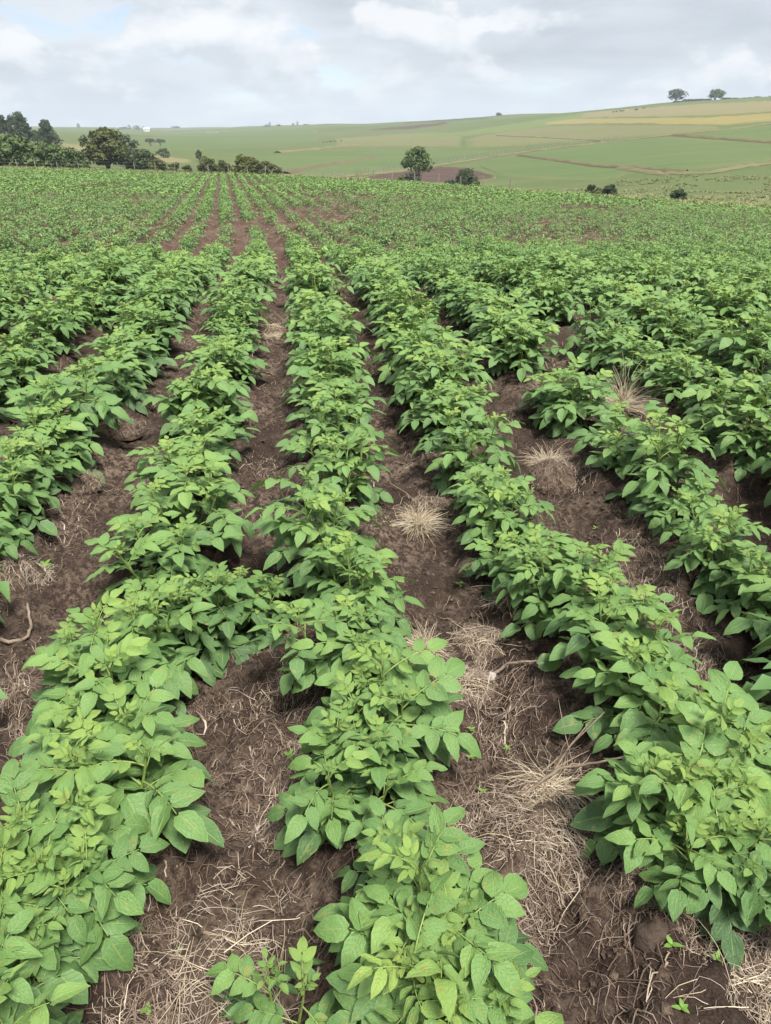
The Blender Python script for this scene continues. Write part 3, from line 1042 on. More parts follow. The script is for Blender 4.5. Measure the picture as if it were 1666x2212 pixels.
def strand_mesh(P, rad, age, sides=3):
    n, K, _ = P.shape
    T = np.gradient(P, axis=1)
    T /= np.linalg.norm(T, axis=2, keepdims=True) + 1e-9
    up = np.array([0.13, 0.21, 0.97])
    A = np.cross(T, up)
    A /= np.linalg.norm(A, axis=2, keepdims=True) + 1e-9
    B = np.cross(A, T)
    taper = np.linspace(1, 0.45, K)[None, :, None]
    R = np.asarray(rad)[:, None, None] * taper
    if sides == 2:
        ring = [A * R, -A * R]
    else:
        ring = [A * R * math.cos(a) + B * R * math.sin(a) for a in (math.pi / 2, math.pi * 7 / 6, math.pi * 11 / 6)]
    V = np.stack([P + q for q in ring], 2).reshape(-1, 3)
    S = sides
    i = np.arange(K - 1)
    if S == 2:
        f = np.stack([i * 2, i * 2 + 1, i * 2 + 3, i * 2 + 2], -1)
    else:
        f = np.concatenate([np.stack([i * 3 + j, i * 3 + (j + 1) % 3, i * 3 + 3 + (j + 1) % 3, i * 3 + 3 + j], -1) for j in range(3)])
    F = (f[None] + (np.arange(n) * K * S)[:, None, None]).reshape(-1, 4)
    return V, F, np.repeat(np.asarray(age), K * S)


def scatter(n, r0, r1, half, rng=RNG, pw=1.0):
    r = r0 + (r1 - r0) * rng.random(n) ** pw
    a = np.radians(rng.uniform(-half, half, n))
    return r * np.sin(a), r * np.cos(a)


acc = Acc()
def litter(n0, r0, r1, sides, pw):
    X, Y = scatter(n0, r0, r1, 34, pw=pw)
    q = row_coord(X, Y)
    drift = smooth(-0.15, 0.75, fbm(X, Y, 0.45, 3, 71))
    keep = RNG.random(len(X)) < (0.08 + 0.92 * drift ** 1.3) * (0.25 + 0.75 * smooth(0.10, 0.30, q))
    X, Y, drift = X[keep], Y[keep], drift[keep]
    n = len(X)
    V, F, ag = strands(X, Y, RNG.uniform(0, 6.28, n), RNG.gamma(1.8, 0.026, n) + 0.010, RNG.gamma(1.6, 0.00038, n) + 0.0004, RNG.uniform(-0.008, 0.012, n),
                       np.clip(RNG.normal(0.18 + 0.36 * drift, 0.26), 0, 1), 5, sides, 0.85)
    acc.add(V, F, None, ag)
    return n


n = litter(80000, 0.55, 2.4, 2, 0.85) + litter(52000, 2.4, 5.4, 2, 1.0)
X, Y = scatter(30000, 5.0, 14, 36)
q = row_coord(X, Y)
keep = RNG.random(len(X)) < smooth(-0.2, 0.7, fbm(X, Y, 0.7, 3, 72) + 0.1) * smooth(0.12, 0.32, q)
X, Y = X[keep], Y[keep]
n2 = len(X)
V, F, ag = strands(X, Y, RNG.uniform(0, 6.28, n2), RNG.gamma(2.5, 0.04, n2) + 0.02, RNG.uniform(0.0013, 0.003, n2), RNG.uniform(0, 0.03, n2),
                   np.clip(RNG.normal(0.38, 0.2, n2), 0, 1), 4, 2, 0.6)
acc.add(V, F, None, ag)
root_me = acc.mesh('dead_roots', M_ROOT)
obj('dead_roots', root_me, kind='stuff', label='tangle of dead grass roots and straw strewn over the soil', category='dead roots')
print('strands', n, n2)

# crumbs of earth
crng = np.random.default_rng(37)
X, Y = scatter(13000, 0.6, 5.0, 34, crng, 0.8)
keep = row_coord(X, Y) > 0.12
X, Y = X[keep], Y[keep]
octa = np.array([[1, 0, 0], [0, 1, 0], [-1, 0, 0], [0, -1, 0], [0, 0, 1], [0, 0, -1.0]])
octf = np.array([[0, 1, 4], [1, 2, 4], [2, 3, 4], [3, 0, 4], [1, 0, 5], [2, 1, 5], [3, 2, 5], [0, 3, 5]])
nc = len(X)
S = crng.gamma(1.6, 0.0024, nc) + 0.0016
JV = octa[None] * crng.uniform(0.55, 1.25, (nc, 6, 1)) * S[:, None, None] * [1, 1, 0.75]
th = crng.uniform(0, 6.28, nc)
c, s = np.cos(th)[:, None], np.sin(th)[:, None]
V = np.stack([JV[..., 0] * c - JV[..., 1] * s + X[:, None], JV[..., 0] * s + JV[..., 1] * c + Y[:, None], JV[..., 2] + soil(X, Y)[:, None] + S[:, None] * 0.3], -1)
F = (octf[None] + (np.arange(nc) * 6)[:, None, None]).reshape(-1, 3)
obj('soil_crumbs', mk_mesh('soil_crumbs', V.reshape(-1, 3), F, M_CLOD, False), kind='stuff', label='small crumbs of dark soil between the rows', category='soil crumbs')


# ------------------------------------------------------------------ sods, tufts, sticks
def mound_mesh(rad, h, seed, flat=1.0, name='clod', m=None):
    n, mm = 9, 18
    V, F = [], []
    for i in range(n):
        f = i / (n - 1)
        for j in range(mm):
            a = j / mm * 2 * math.pi
            k = 1 + 0.50 * float(perlin(math.cos(a) * 1.3 + seed, math.sin(a) * 1.3, 81)) + 0.10 * float(perlin(math.cos(a) * 4 + seed, math.sin(a) * 4 + f * 3, 82))
            rr = rad * f ** 0.85 * k
            z = h * (1 - f ** 2.2) * (1 + 0.35 * float(perlin(math.cos(a) * f * 2.2 + seed * 2, math.sin(a) * f * 2.2, 83))) - (0.03 if i == n - 1 else 0)
            z += 0.10 * h * float(perlin(math.cos(a) * f * 7 + seed * 3, math.sin(a) * f * 7, 84))
            V.append((rr * math.cos(a), rr * math.sin(a) * flat, z))
    for i in range(n - 1):
        for j in range(mm):
            F.append((i * mm + j, (i + 1) * mm + j, (i + 1) * mm + (j + 1) % mm, i * mm + (j + 1) % mm))
    return mk_mesh(name, V, np.array(F), m or M_CLOD)


def sod(px, py, rad, h, nroot, label, seed, straw=0, plane=0.03, pale=0.5, flat=1.0, length=0.07):
    """an upturned piece of turf: a lump of earth bristling with dead roots, some with straw"""
    x, y = at_plane(px, py, plane)
    e = bpy.data.objects.new('dead_turf_sod', None)
    C.objects.link(e)
    z0 = float(soil(x, y))
    e.location = (x, y, z0 - 0.01)
    e['label'], e['category'], e['group'] = label, 'turf sod', 'dead turf sods lying between the rows'
    obj('clod', mound_mesh(rad, h, seed, flat), e)
    rng = np.random.default_rng(seed + 500)
    K = 6

    def tangle(n, L, r, age, lift, spread, m, name, wob, K=6, sides=3):
        a = rng.uniform(0, 6.28, n)
        f = np.sqrt(rng.random(n)) * spread
        bx, by = rad * f * np.cos(a), rad * f * np.sin(a) * flat
        bz = h * (1 - np.minimum(f, 1) ** 2.2) * 1.12 + 0.004
        hd = rng.uniform(0, 6.28, n)
        el = rng.uniform(-0.1, lift, n)
        LL = L * rng.uniform(0.5, 1.4, n)
        P = np.zeros((n, K, 3))
        P[:, 0] = np.stack([bx, by, bz], -1)
        for k in range(1, K):
            hd = hd + rng.normal(0, wob, n)
            el = el - rng.uniform(0.0, 0.55, n)
            st = LL / (K - 1)
            P[:, k] = P[:, k - 1] + np.stack([np.cos(hd) * np.cos(el), np.sin(hd) * np.cos(el), np.sin(el)], -1) * st[:, None]
            rr = np.hypot(P[:, k, 0], P[:, k, 1] / flat) / rad
            floor = np.maximum(h * (1 - np.minimum(rr, 1) ** 2.2) * 1.12, 0.004) + rng.uniform(0, 0.012, n)
            P[:, k, 2] = np.maximum(P[:, k, 2], floor)
        V, F, ag = strand_mesh(P, rng.uniform(0.6, 1.3, n) * r, np.clip(rng.normal(age, 0.22, n), 0, 1), sides)
        obj(name, mk_mesh(name, V, F, m, True, None, ag), e, kind='stuff')
    tangle(int(nroot * 1.7), length, 0.0010, pale, 0.9, 1.25, M_ROOT, 'roots', 0.6, 6, 3 if py > 1600 else 2)
    if straw:
        tangle(straw, length * 1.9, 0.0013, 0.6, 0.7, 0.6, M_STRAW, 'straw', 0.16)
    return e


def tuft(px, py, nbl, L, label, seed, lean=(0, 0), spread=0.9, plane=0.03, crad=0.07, ch=0.05, rad=0.0011):
    """a clump of dry grass: stiff pale blades fanning out of a lump of turf"""
    x, y = at_plane(px, py, plane)
    e = bpy.data.objects.new('dry_grass_tuft', None)
    C.objects.link(e)
    e.location = (x, y, float(soil(x, y)) - 0.008)
    e['label'], e['category'], e['group'] = label, 'grass tuft', 'dry grass tufts between the potato rows'
    obj('clod', mound_mesh(crad, ch, seed), e)
    rng = np.random.default_rng(seed + 900)
    K = 7
    n = nbl
    a = rng.uniform(0, 6.28, n)
    f = np.sqrt(rng.random(n))
    P = np.zeros((n, K, 3))
    P[:, 0] = np.stack([crad * 0.62 * f * np.cos(a), crad * 0.62 * f * np.sin(a), ch * (1 - f ** 2 * 0.5)], -1)
    cl = rng.normal(0, 0.42, (5, 2))[rng.integers(5, size=n)]
    D = np.stack([cl[:, 0] + np.cos(a) * f * spread * 0.7 + lean[0] + rng.normal(0, 0.42, n), cl[:, 1] + np.sin(a) * f * spread * 0.7 + lean[1] + rng.normal(0, 0.42, n), rng.uniform(0.35, 1.0, n)], -1)
    D /= np.linalg.norm(D, axis=1, keepdims=True)
    LL = L * rng.uniform(0.35, 1.15, n)
    for k in range(1, K):
        D = D + np.stack([D[:, 0] * 0.12 + rng.normal(0, 0.11, n), D[:, 1] * 0.12 + rng.normal(0, 0.11, n), -rng.uniform(0.02, 0.26, n)], -1)
        D /= np.linalg.norm(D, axis=1, keepdims=True)
        P[:, k] = P[:, k - 1] + D * (LL / (K - 1))[:, None]
        P[:, k, 2] = np.maximum(P[:, k, 2], 0.006 + rng.uniform(0, 0.01, n))
    V, F, ag = strand_mesh(P, rad * rng.uniform(0.6, 1.4, n), np.clip(rng.normal(0.62, 0.24, n), 0, 1), 3)
    obj('blades', mk_mesh('blades', V, F, M_STRAW, True, None, ag), e, kind='stuff')
    n = 260
    a = rng.uniform(0, 6.28, n)
    P = np.zeros((n, 5, 3))
    P[:, 0] = np.stack([crad * 0.8 * np.cos(a), crad * 0.8 * np.sin(a), rng.uniform(0, ch * 0.6, n)], -1)
    hd = a.copy()
    for k in range(1, 5):
        hd = hd + rng.normal(0, 0.45, n)
        P[:, k] = P[:, k - 1] + np.stack([np.cos(hd), np.sin(hd), -rng.uniform(0, 0.6, n)], -1) * 0.022
        P[:, k, 2] = np.maximum(P[:, k, 2], 0.005 + rng.uniform(0, 0.012, n))
    V, F, ag = strand_mesh(P, rng.uniform(0.0005, 0.001, n), np.clip(rng.normal(0.45, 0.2, n), 0, 1), 3)
    obj('roots', mk_mesh('roots', V, F, M_ROOT, True, None, ag), e, kind='stuff')
    return e


sod(1175, 1800, 0.20, 0.085, 1000, 'large pale root-matted sod beside the bottom-centre plant, below the dead branch', 1, 40, pale=0.62, flat=0.9)
sod(1195, 1705, 0.10, 0.045, 260, 'flattened bundle of straw with the dead branch lying across it', 2, 170, pale=0.6, length=0.10)
sod(450, 2075, 0.19, 0.04, 330, 'long stringy white roots spread on soil left of the bottom-centre plant', 3, 40, pale=0.80, flat=1.1, length=0.12)
sod(110, 2075, 0.075, 0.065, 420, 'dark crumbly sod half under the big-leaved plant at bottom left', 4, pale=0.42, length=0.05)
sod(1045, 1335, 0.15, 0.05, 800, 'matted hay-coloured sod in the wide furrow, below the bowed grass clump', 5, 60, pale=0.55)
sod(1120, 1275, 0.09, 0.045, 300, 'bowed dry grass clump at the shady edge of the wide furrow', 6, 90, pale=0.6)
sod(1005, 1455, 0.12, 0.04, 480, 'hay sod in the wide furrow beside the stick with clay end', 7, 60, pale=0.6)
sod(930, 1075, 0.14, 0.055, 520, 'brown root mat behind the combed-over grass tuft', 8, pale=0.5)
sod(30, 1250, 0.11, 0.10, 620, 'greyish upstanding root sod at the left edge', 9, pale=0.72, length=0.06)
sod(1615, 1985, 0.13, 0.05, 560, 'pale bristly turf on the right edge beneath the small young plant', 10, pale=0.65, length=0.05)
sod(1610, 2090, 0.14, 0.03, 340, 'loop of long dry grass stems in the bottom-right corner', 11, 70, pale=0.7, length=0.10)
sod(1200, 1010, 0.15, 0.075, 560, 'dark earth sod carrying roots under the swept grass tuft', 12, pale=0.45)
sod(250, 915, 0.15, 0.06, 380, 'low brown sod in the furrow left of the second left row', 13, pale=0.4)
sod(1120, 870, 0.12, 0.07, 320, 'reddish brown sod wedged between first and second right rows', 14, pale=0.45)
sod(170, 1040, 0.10, 0.045, 300, 'small mat of roots in the left furrow', 15, pale=0.5)
sod(590, 690, 0.13, 0.07, 260, 'sod with bleached top between middle row and first left row', 16, 60, pale=0.6)
sod(825, 770, 0.13, 0.09, 300, 'rounded sod in the furrow right of the middle row, upslope', 17, pale=0.5)
sod(1485, 800, 0.14, 0.08, 280, 'dark-edged sod among foliage on the far right side', 18, pale=0.45)
tuft(905, 1130, 330, 0.135, 'combed-over cream grass tuft in the middle of the wide furrow', 21, (0.1, -0.45), 1.0)
tuft(1185, 985, 360, 0.15, 'swept-back pale grass tuft between first and second right rows', 22, (-0.25, 0.25), 0.9, crad=0.085, ch=0.07)
tuft(1345, 868, 620, 0.33, 'upright straw-coloured grass tuft standing among the right-hand rows', 23, (0.02, 0.0), 0.40, crad=0.07, ch=0.08, rad=0.0016)
tuft(915, 1395, 240, 0.12, 'short stubby grass tuft at the left side of the wide furrow', 24, (-0.15, 0.1), 0.6, crad=0.05)
tuft(575, 2110, 170, 0.15, 'bent grass tuft tucked under leaves left of the bottom-centre plant', 25, (-0.5, 0.2), 0.7, crad=0.06)
tuft(585, 705, 160, 0.15, 'bleached spiky grass on the sod between middle and first left rows', 26, (0.1, 0.1), 0.8, crad=0.06)
tuft(1645, 632, 220, 0.24, 'slanting pale grass tuft near the crest at the right edge', 27, (-0.35, 0), 0.6, plane=-0.02)
tuft(1575, 640, 160, 0.2, 'fine pale grass tuft near the crest, left of the slanting one', 28, (0, 0), 0.7, plane=-0.02)
tuft(1215, 665, 130, 0.14, 'drooping brown grass tuft amid closed foliage upslope on the right', 29, (0.2, -0.2), 0.7, plane=0)


def stick(name, pts_px, rad, m, label, cat, plane=0.03, lift=None, side=None):
    """a crooked stick through places of the photograph, resting on the ground"""
    P = []
    for k, (a, b) in enumerate(pts_px):
        x, y = at_plane(a, b, plane)
        z = float(soil(x, y)) + rad * 0.9 + (lift[k] if lift else 0.0)
        P.append((x, y, z))
    P = np.array(P)
    s = np.linspace(0, len(P) - 1, len(P) * 4)
    Q = np.stack([np.interp(s, np.arange(len(P)), P[:, c]) for c in range(3)], -1)
    Q += RNG.normal(0, rad * 0.25, Q.shape)
    V, F = tube(Q, np.linspace(rad, rad * 0.55, len(Q)), 7)
    o = obj(name, mk_mesh(name, V, F, m), None, label=label, category=cat)
    for n_, pp, r2 in side or []:
        PP = []
        for a, b, l in pp:
            x, y = at_plane(a, b, plane)
            PP.append((x, y, float(soil(x, y)) + r2 + l))
        V, F = tube(np.array(PP), np.linspace(r2, r2 * 0.5, len(PP)), 6)
        obj(n_, mk_mesh(n_, V, F, m), o)
    return o


stick('dead_branch', [(1130, 1690), (1210, 1665), (1290, 1660), (1400, 1640)], 0.0048, M_TWIG, 'forked dead branch lying across straw beneath the right-hand plants', 'branch',
      0.08, [0.06, 0.075, 0.09, 0.10],
      [('side_twig', [(1190, 1672, 0.07), (1230, 1615, 0.10), (1275, 1590, 0.12)], 0.0032), ('side_twig', [(1240, 1660, 0.08), (1215, 1600, 0.14), (1200, 1560, 0.17)], 0.0018),
       ('side_twig', [(1130, 1672, 0.05), (1200, 1625, 0.07), (1300, 1575, 0.10)], 0.0034)])
st = stick('dead_stick', [(1068, 1416), (1100, 1420), (1130, 1428), (1165, 1436)], 0.0065, M_TWIG, 'short thick stick with a pale clay lump on its end, in the wide furrow', 'stick', 0.04, [0.03, 0.03, 0.025, 0.02])
kx, ky = at_plane(1066, 1414, 0.06)
obj('clay_lump', mound_mesh(0.016, 0.018, 5, m=M_CLAY, name='clay_lump'), st, (kx, ky, float(soil(kx, ky)) + 0.027))
stick('root_stump', [(-20, 1372), (20, 1388), (60, 1384), (72, 1360), (66, 1330)], 0.008, M_TWIG, 'hooked woody root lying on soil at the left edge', 'root', 0.02, [0.0, 0.004, 0.008, 0.02, 0.035])
stick('fallen_straw', [(842, 1030), (880, 1062), (910, 1082)], 0.0028, M_STRAW, 'single long straw pointing at the combed-over tuft', 'straw', 0.02, [0.01, 0.02, 0.03])
stick('fallen_straw', [(600, 1540), (610, 1590), (604, 1570)], 0.0018, M_STRAW, 'thin pale straw on bare soil left of the middle row', 'straw', 0.02, [0, 0.01, 0.01])
stick('fallen_straw', [(150, 1085), (110, 1105), (60, 1120)], 0.0022, M_STRAW, 'straight straw lying in the left furrow', 'straw', 0.02, [0, 0.01, 0.0])

# a broad leaf of another plant by the stick
def broad_leaf():
    x, y = at_plane(1195, 1448, 0.06)
    V, F, uv = leaflet(0.085, 0.062, 0.45, 0.25, 6, 10, 0.05, 0.3)
    m, t = mat('dock_leaf')
    t_pos = t.n('ShaderNodeNewGeometry').outputs['Position']
    c = t.mix(t.noise(t_pos, 30), (0.075, 0.150, 0.035), (0.105, 0.190, 0.050))
    p = t.n('ShaderNodeBsdfPrincipled', {'Base Color': c, 'Roughness': 0.4})
    tr = t.n('ShaderNodeBsdfTranslucent', {'Color': c})
    finish(t, t.n('ShaderNodeMixShader', {0: 0.3, 1: p.outputs[0], 2: tr.outputs[0]}).outputs[0])
    o = obj('fallen_leaf', mk_mesh('fallen_leaf', V, F, m, True, uv), None, (x - 0.05, y, float(soil(x, y)) + 0.05),
            label='broad bright green leaf folded upward, at the end of the short stick', category='leaf')
    o.rotation_euler = (0.45, -0.12, 0.12)


broad_leaf()
x, y = at_plane(1408, 2025, 0.02)
obj('earth_clod', mound_mesh(0.042, 0.022, 55, 0.8, 'earth_clod', M_EARTH), None, (x, y, float(soil(x, y)) - 0.002), label='smooth brown clod of earth on dark soil at bottom right', category='clod')
x, y = at_plane(1362, 1975, 0.02)
obj('earth_clod', mound_mesh(0.020, 0.014, 58, 0.8, 'earth_clod', M_EARTH), None, (x, y, float(soil(x, y)) - 0.002), label='little brown clod just above the larger smooth clod', category='clod')

# seedlings
wrng = np.random.default_rng(91)
M_WEED = simple_mat('weed_leaf', (0.10, 0.20, 0.035), (0.17, 0.28, 0.05), 40, 0.5, 0.35)


def weed_mesh(n, L):
    a = Acc()
    ph = wrng.uniform(0, 6.28)
    for k in range(n):
        V, F, uv = leaflet(L * wrng.uniform(0.7, 1.1), L * 0.42, 0.3, 0.25, 2, 5)
        R = rotm('Z', ph + k * 2.4) @ rotm('Y', -wrng.uniform(0.15, 0.8))
        a.add(V @ R.T + [0, 0, 0.006 + 0.002 * k], F, uv)
    return a.mesh('weed', M_WEED)


WEEDS = [(388, 2042, 'tiny seedling near the big rounded leaf at bottom left'), (1390, 2030, 'green seedling beside the smooth brown clod'), (1448, 2050, 'reddish seedling right of the smooth clod'),
         (1465, 1990, 'faint seedling above and right of the smooth clod'), (1545, 2085, 'lime seedling in the bottom-right soil'), (990, 1570, 'round-leaved seedling in the furrow right of the middle row'),
         (1100, 1580, 'upright seedling in the furrow near the right-hand plants'), (1020, 1600, 'second small seedling in that furrow, lower'), (1045, 1685, 'seedling above the large pale sod'),
         (995, 1245, 'pair-leaved seedling on the bare furrow soil'), (1010, 1225, 'tiny sprout on the bare furrow soil'), (90, 1215, 'yellowish young weed with pointed leaves in the left furrow'),
         (315, 2170, 'lime sprout at the bottom left soil'), (625, 1625, 'sprout under the edge of the left plants'), (790, 1760, 'sprout in the dark soil left of middle row'), (1290, 1120, 'small weeds under the gap in the first right row'),
         (1020, 1555, 'little weed by the stalks, right of the middle row'), (1470, 2190, 'sprout on the bottom edge at right')]
for i, (a, b, lab) in enumerate(WEEDS):
    x, y = at_plane(a, b, 0.02)
    big = 'pointed' in lab
    obj('weed_seedling', weed_mesh(9 if big else int(wrng.integers(3, 6)), 0.05 if big else wrng.uniform(0.016, 0.026)), None, (x, y, float(soil(x, y))), label=lab, category='weed', group='weed seedlings on bare soil')


# ------------------------------------------------------------------ trees and bushes
M_CROWN = {
    'olive': crown_material('olive_foliage', (0.042, 0.060, 0.022), (0.170, 0.185, 0.064)),
    'green': crown_material('green_foliage', (0.044, 0.080, 0.027), (0.150, 0.205, 0.068)),
    'yellow': crown_material('yellowish_foliage', (0.055, 0.078, 0.022), (0.210, 0.220, 0.062)),
    'dark': crown_material('dark_foliage', (0.026, 0.048, 0.022), (0.098, 0.138, 0.056)),
    'grey': crown_material('grey_foliage', (0.040, 0.062, 0.040), (0.110, 0.140, 0.085)),
}
trng = np.random.default_rng(101)


def tree(name, label, cat, px, top, wpx, r, style, group=None, trunk_frac=0.25, lobes=10, nleaf=2600, leaf=None, stems=1, shape='round', open_=0.0, base_px=None, seed=None):
    """px: middle of the crown; top: its top in the photograph; wpx: its width there; r: metres away"""
    rng = np.random.default_rng(seed or int(px * 7 + top))
    x, y = at_range(px, r, top + 12)
    z0 = float(land(x, y))
    H = max(z_at(top, px, r) - z0, 0.8)
    W = wpx * r / FPX * (1.32 if shape == 'bush' else 1.08)
    e = bpy.data.objects.new(name, None)
    C.objects.link(e)
    e.location = (x, y, z0 - 0.05)
    e['label'], e['category'] = label, cat
    if group:
        e['group'] = group
    # crown: lobes of foliage
    zc0 = H * trunk_frac
    cen, rad = [], []
    for k in range(lobes):
        f = (k + 0.5) / lobes
        if shape == 'round':
            zz = zc0 + (H - zc0) * (0.10 + 0.74 * f)
            prof = math.sin(math.pi * min(1, 0.28 + 0.62 * f)) ** 0.8
        elif shape == 'cone':
            zz = zc0 + (H - zc0) * (0.06 + 0.82 * f)
            prof = 1.0 - 0.80 * f
        elif shape == 'flat':
            zz = zc0 + (H - zc0) * (0.35 + 0.5 * f)
            prof = 1.0
        else:                      # bush: widest low down
            zz = zc0 + (H - zc0) * (0.06 + 0.72 * f)
            prof = math.cos(0.5 * math.pi * max(0, f - 0.12)) ** 0.55
        a = k * 2.4 + rng.uniform(-0.5, 0.5)
        d = 0.5 * W * prof * rng.uniform(0.35, 0.66)
        cen.append((d * math.cos(a), d * math.sin(a), zz))
        rad.append(0.5 * W * (0.30 + 0.18 * rng.random()) * (0.55 + 0.45 * prof))
    cen, rad = np.array(cen), np.array(rad)
    flat_z = min(1.0, 0.75 * (H - zc0) / W * 1.1)
    nl = int(nleaf * 1.5)
    L = leaf or max(0.10, W * 0.030)
    pick = rng.integers(lobes, size=nl)
    D = rng.normal(size=(nl, 3))
    D /= np.linalg.norm(D, axis=1, keepdims=True)
    q = rng.random(nl) ** 0.38 * (1 + 0.16 * np.sin(D[:, 0] * 7 + pick) * np.sin(D[:, 1] * 6) + 0.10 * np.sin(D[:, 2] * 9 + pick * 2))
    Pp = cen[pick] + D * (rad[pick] * q)[:, None] * [1, 1, max(flat_z, 0.55)]
    if open_:
        k = perlin(Pp[:, 0] / (W * 0.13), Pp[:, 2] / (W * 0.10), 7) + 0.5 * perlin(Pp[:, 1] / (W * 0.12), Pp[:, 2] / (W * 0.1) + 5, 9)
        Pp = Pp[k > (open_ - 0.5)]
        D = D[k > (open_ - 0.5)]
    Pp[:, 2] = np.maximum(Pp[:, 2], 0.05)
    Pp[:, 2] = np.minimum(Pp[:, 2], H * 1.02)
    nl = len(Pp)
    N = D * 0.7 + rng.normal(0, 0.6, (nl, 3)) + [0, 0, 0.35]
    N /= np.linalg.norm(N, axis=1, keepdims=True)
    T = np.cross(N, rng.normal(size=(nl, 3)))
    T /= np.linalg.norm(T, axis=1, keepdims=True) + 1e-9
    B = np.cross(N, T)
    sz = L * rng.uniform(0.6, 1.5, nl)[:, None]
    V = np.stack([Pp - T * sz, Pp + B * sz * 0.55 + N * sz * 0.12, Pp + T * sz, Pp - B * sz * 0.55 + N * sz * 0.12], 1).reshape(-1, 3)
    F = np.arange(nl * 4).reshape(-1, 4)
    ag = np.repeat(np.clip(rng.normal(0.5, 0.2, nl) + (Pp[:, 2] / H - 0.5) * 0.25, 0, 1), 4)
    obj('crown', mk_mesh('crown', V, F, M_CROWN[style], False, None, ag), e)
    # trunk and limbs
    acc = Acc()
    tr = 0.022 * H + 0.018 * W
    if stems > 1:
        tr *= 0.45
    for k in range(stems):
        a = k * 2.4
        base = np.array([0.05 * W * math.cos(a), 0.05 * W * math.sin(a), -0.2]) * (0 if stems == 1 else 1) + np.array([0, 0, -0.2])
        tops = rng.permutation(len(cen))[: (5 if stems == 1 else 3)]
        for t_ in tops:
            tip = cen[t_]
            mid = base * 0.45 + tip * 0.55
            mid[:2] *= 0.55
            fork = base + (mid - base) * 0.55
            s = np.linspace(0, 1, 7)[:, None]
            Q = (1 - s) ** 3 * base + 3 * (1 - s) ** 2 * s * fork + 3 * (1 - s) * s ** 2 * mid + s ** 3 * tip
            Q[1:-1] += rng.normal(0, 0.012 * H, (5, 3)) * [1, 1, 0.3]
            V, F = tube(Q, np.linspace(tr * (0.8 if stems > 1 else 1), tr * 0.22, 7), 6)
            acc.add(V, F)
    obj('trunk', acc.mesh('trunk', M_BARK), e)
    return e


TG = 'shrubs along the field fence'
# hedge shrubs and trees beyond the fence, from the left edge inwards
tree('bushy_shrub', 'wide dense green shrub cut by the left edge, behind the fence', 'shrub', 22, 287, 92, 104, 'green', TG, 0.02, 16, 4200, None, 2, 'bush')
tree('bushy_shrub', 'rounded green shrub, second behind the fence from the left edge', 'shrub', 104, 298, 66, 106, 'green', TG, 0.02, 13, 3200, None, 2, 'bush')
tree('bushy_shrub', 'low green shrub against the left side of the big spreading tree', 'shrub', 151, 316, 56, 108, 'green', TG, 0.02, 11, 2400, None, 2, 'bush')
tree('broad_tree', 'big dark spreading tree with broad crown behind the fence', 'tree', 222, 268, 86, 112, 'olive', None, 0.10, 20, 6800, None, 1, 'round', 0.16)
tree('broad_tree', 'paler green tree touching the big spreading tree on its right side', 'tree', 266, 285, 56, 136, 'grey', None, 0.10, 12, 2800, None, 1, 'round', 0.1)
tree('bushy_shrub', 'dark domed shrub right of the big spreading tree', 'shrub', 301, 316, 56, 108, 'dark', TG, 0.02, 12, 2600, None, 2, 'bush')
tree('bushy_shrub', 'low olive bush beside the dark domed shrub', 'shrub', 341, 336, 40, 103, 'olive', TG, 0.02, 8, 1500, None, 2, 'bush')
tree('bushy_shrub', 'very low bush in the dip of the fence line', 'shrub', 376, 346, 26, 100, 'olive', TG, 0.02, 6, 800, None, 2, 'bush')
tree('bushy_shrub', 'lowest scrap of scrub left of the paired bushes', 'shrub', 404, 352, 22, 97, 'olive', TG, 0.02, 6, 600, None, 2, 'bush')
tree('bushy_shrub', 'left one of the paired olive bushes by the fence', 'shrub', 449, 332, 42, 97, 'olive', TG, 0.02, 10, 1900, None, 2, 'bush')
tree('bushy_shrub', 'right smaller one of the paired olive bushes by the fence', 'shrub', 481, 339, 30, 96, 'olive', TG, 0.02, 8, 1200, None, 2, 'bush')
tree('bushy_shrub', 'rounded yellow-green bush at the right end of the hedge', 'shrub', 533, 328, 58, 94, 'yellow', TG, 0.02, 13, 3000, None, 2, 'bush')
tree('bushy_shrub', 'olive bush trailing right from the rounded yellow-green bush', 'shrub', 565, 340, 38, 93, 'olive', TG, 0.02, 9, 1500, None, 2, 'bush')
tree('bushy_shrub', 'last low bush of the hedge where the shrubs end', 'shrub', 591, 347, 34, 92, 'olive', TG, 0.02, 8, 1200, None, 2, 'bush')
# woodland on the left shoulder
WG = 'tall trees on the left shoulder'
for k, (px, top, w, r, lab) in enumerate([(3, 244, 34, 232, 'tall dark tree cut by the left edge on the skyline'), (18, 243, 20, 236, 'narrow dark conifer at far left of skyline grove'),
                                          (36, 234, 44, 230, 'tallest dark pointed tree of the grove on the skyline'), (56, 262, 34, 228, 'shorter dark tree on the grove right flank')]):
    tree('grove_tree', lab, 'tree', px, top, w, r, 'dark', WG, 0.06, 12, 2200, None, 1, 'cone' if k != 2 else 'round', 0.05)
tree('grove_tree', 'dark pointed dome-shaped tree standing apart right of the grove', 'tree', 97, 255, 46, 225, 'dark', WG, 0.04, 15, 3000, None, 1, 'cone')
tree('grove_tree', 'small dark tree between grove and the pointed dome tree', 'tree', 78, 277, 24, 232, 'dark', WG, 0.04, 8, 900, None, 1, 'round')
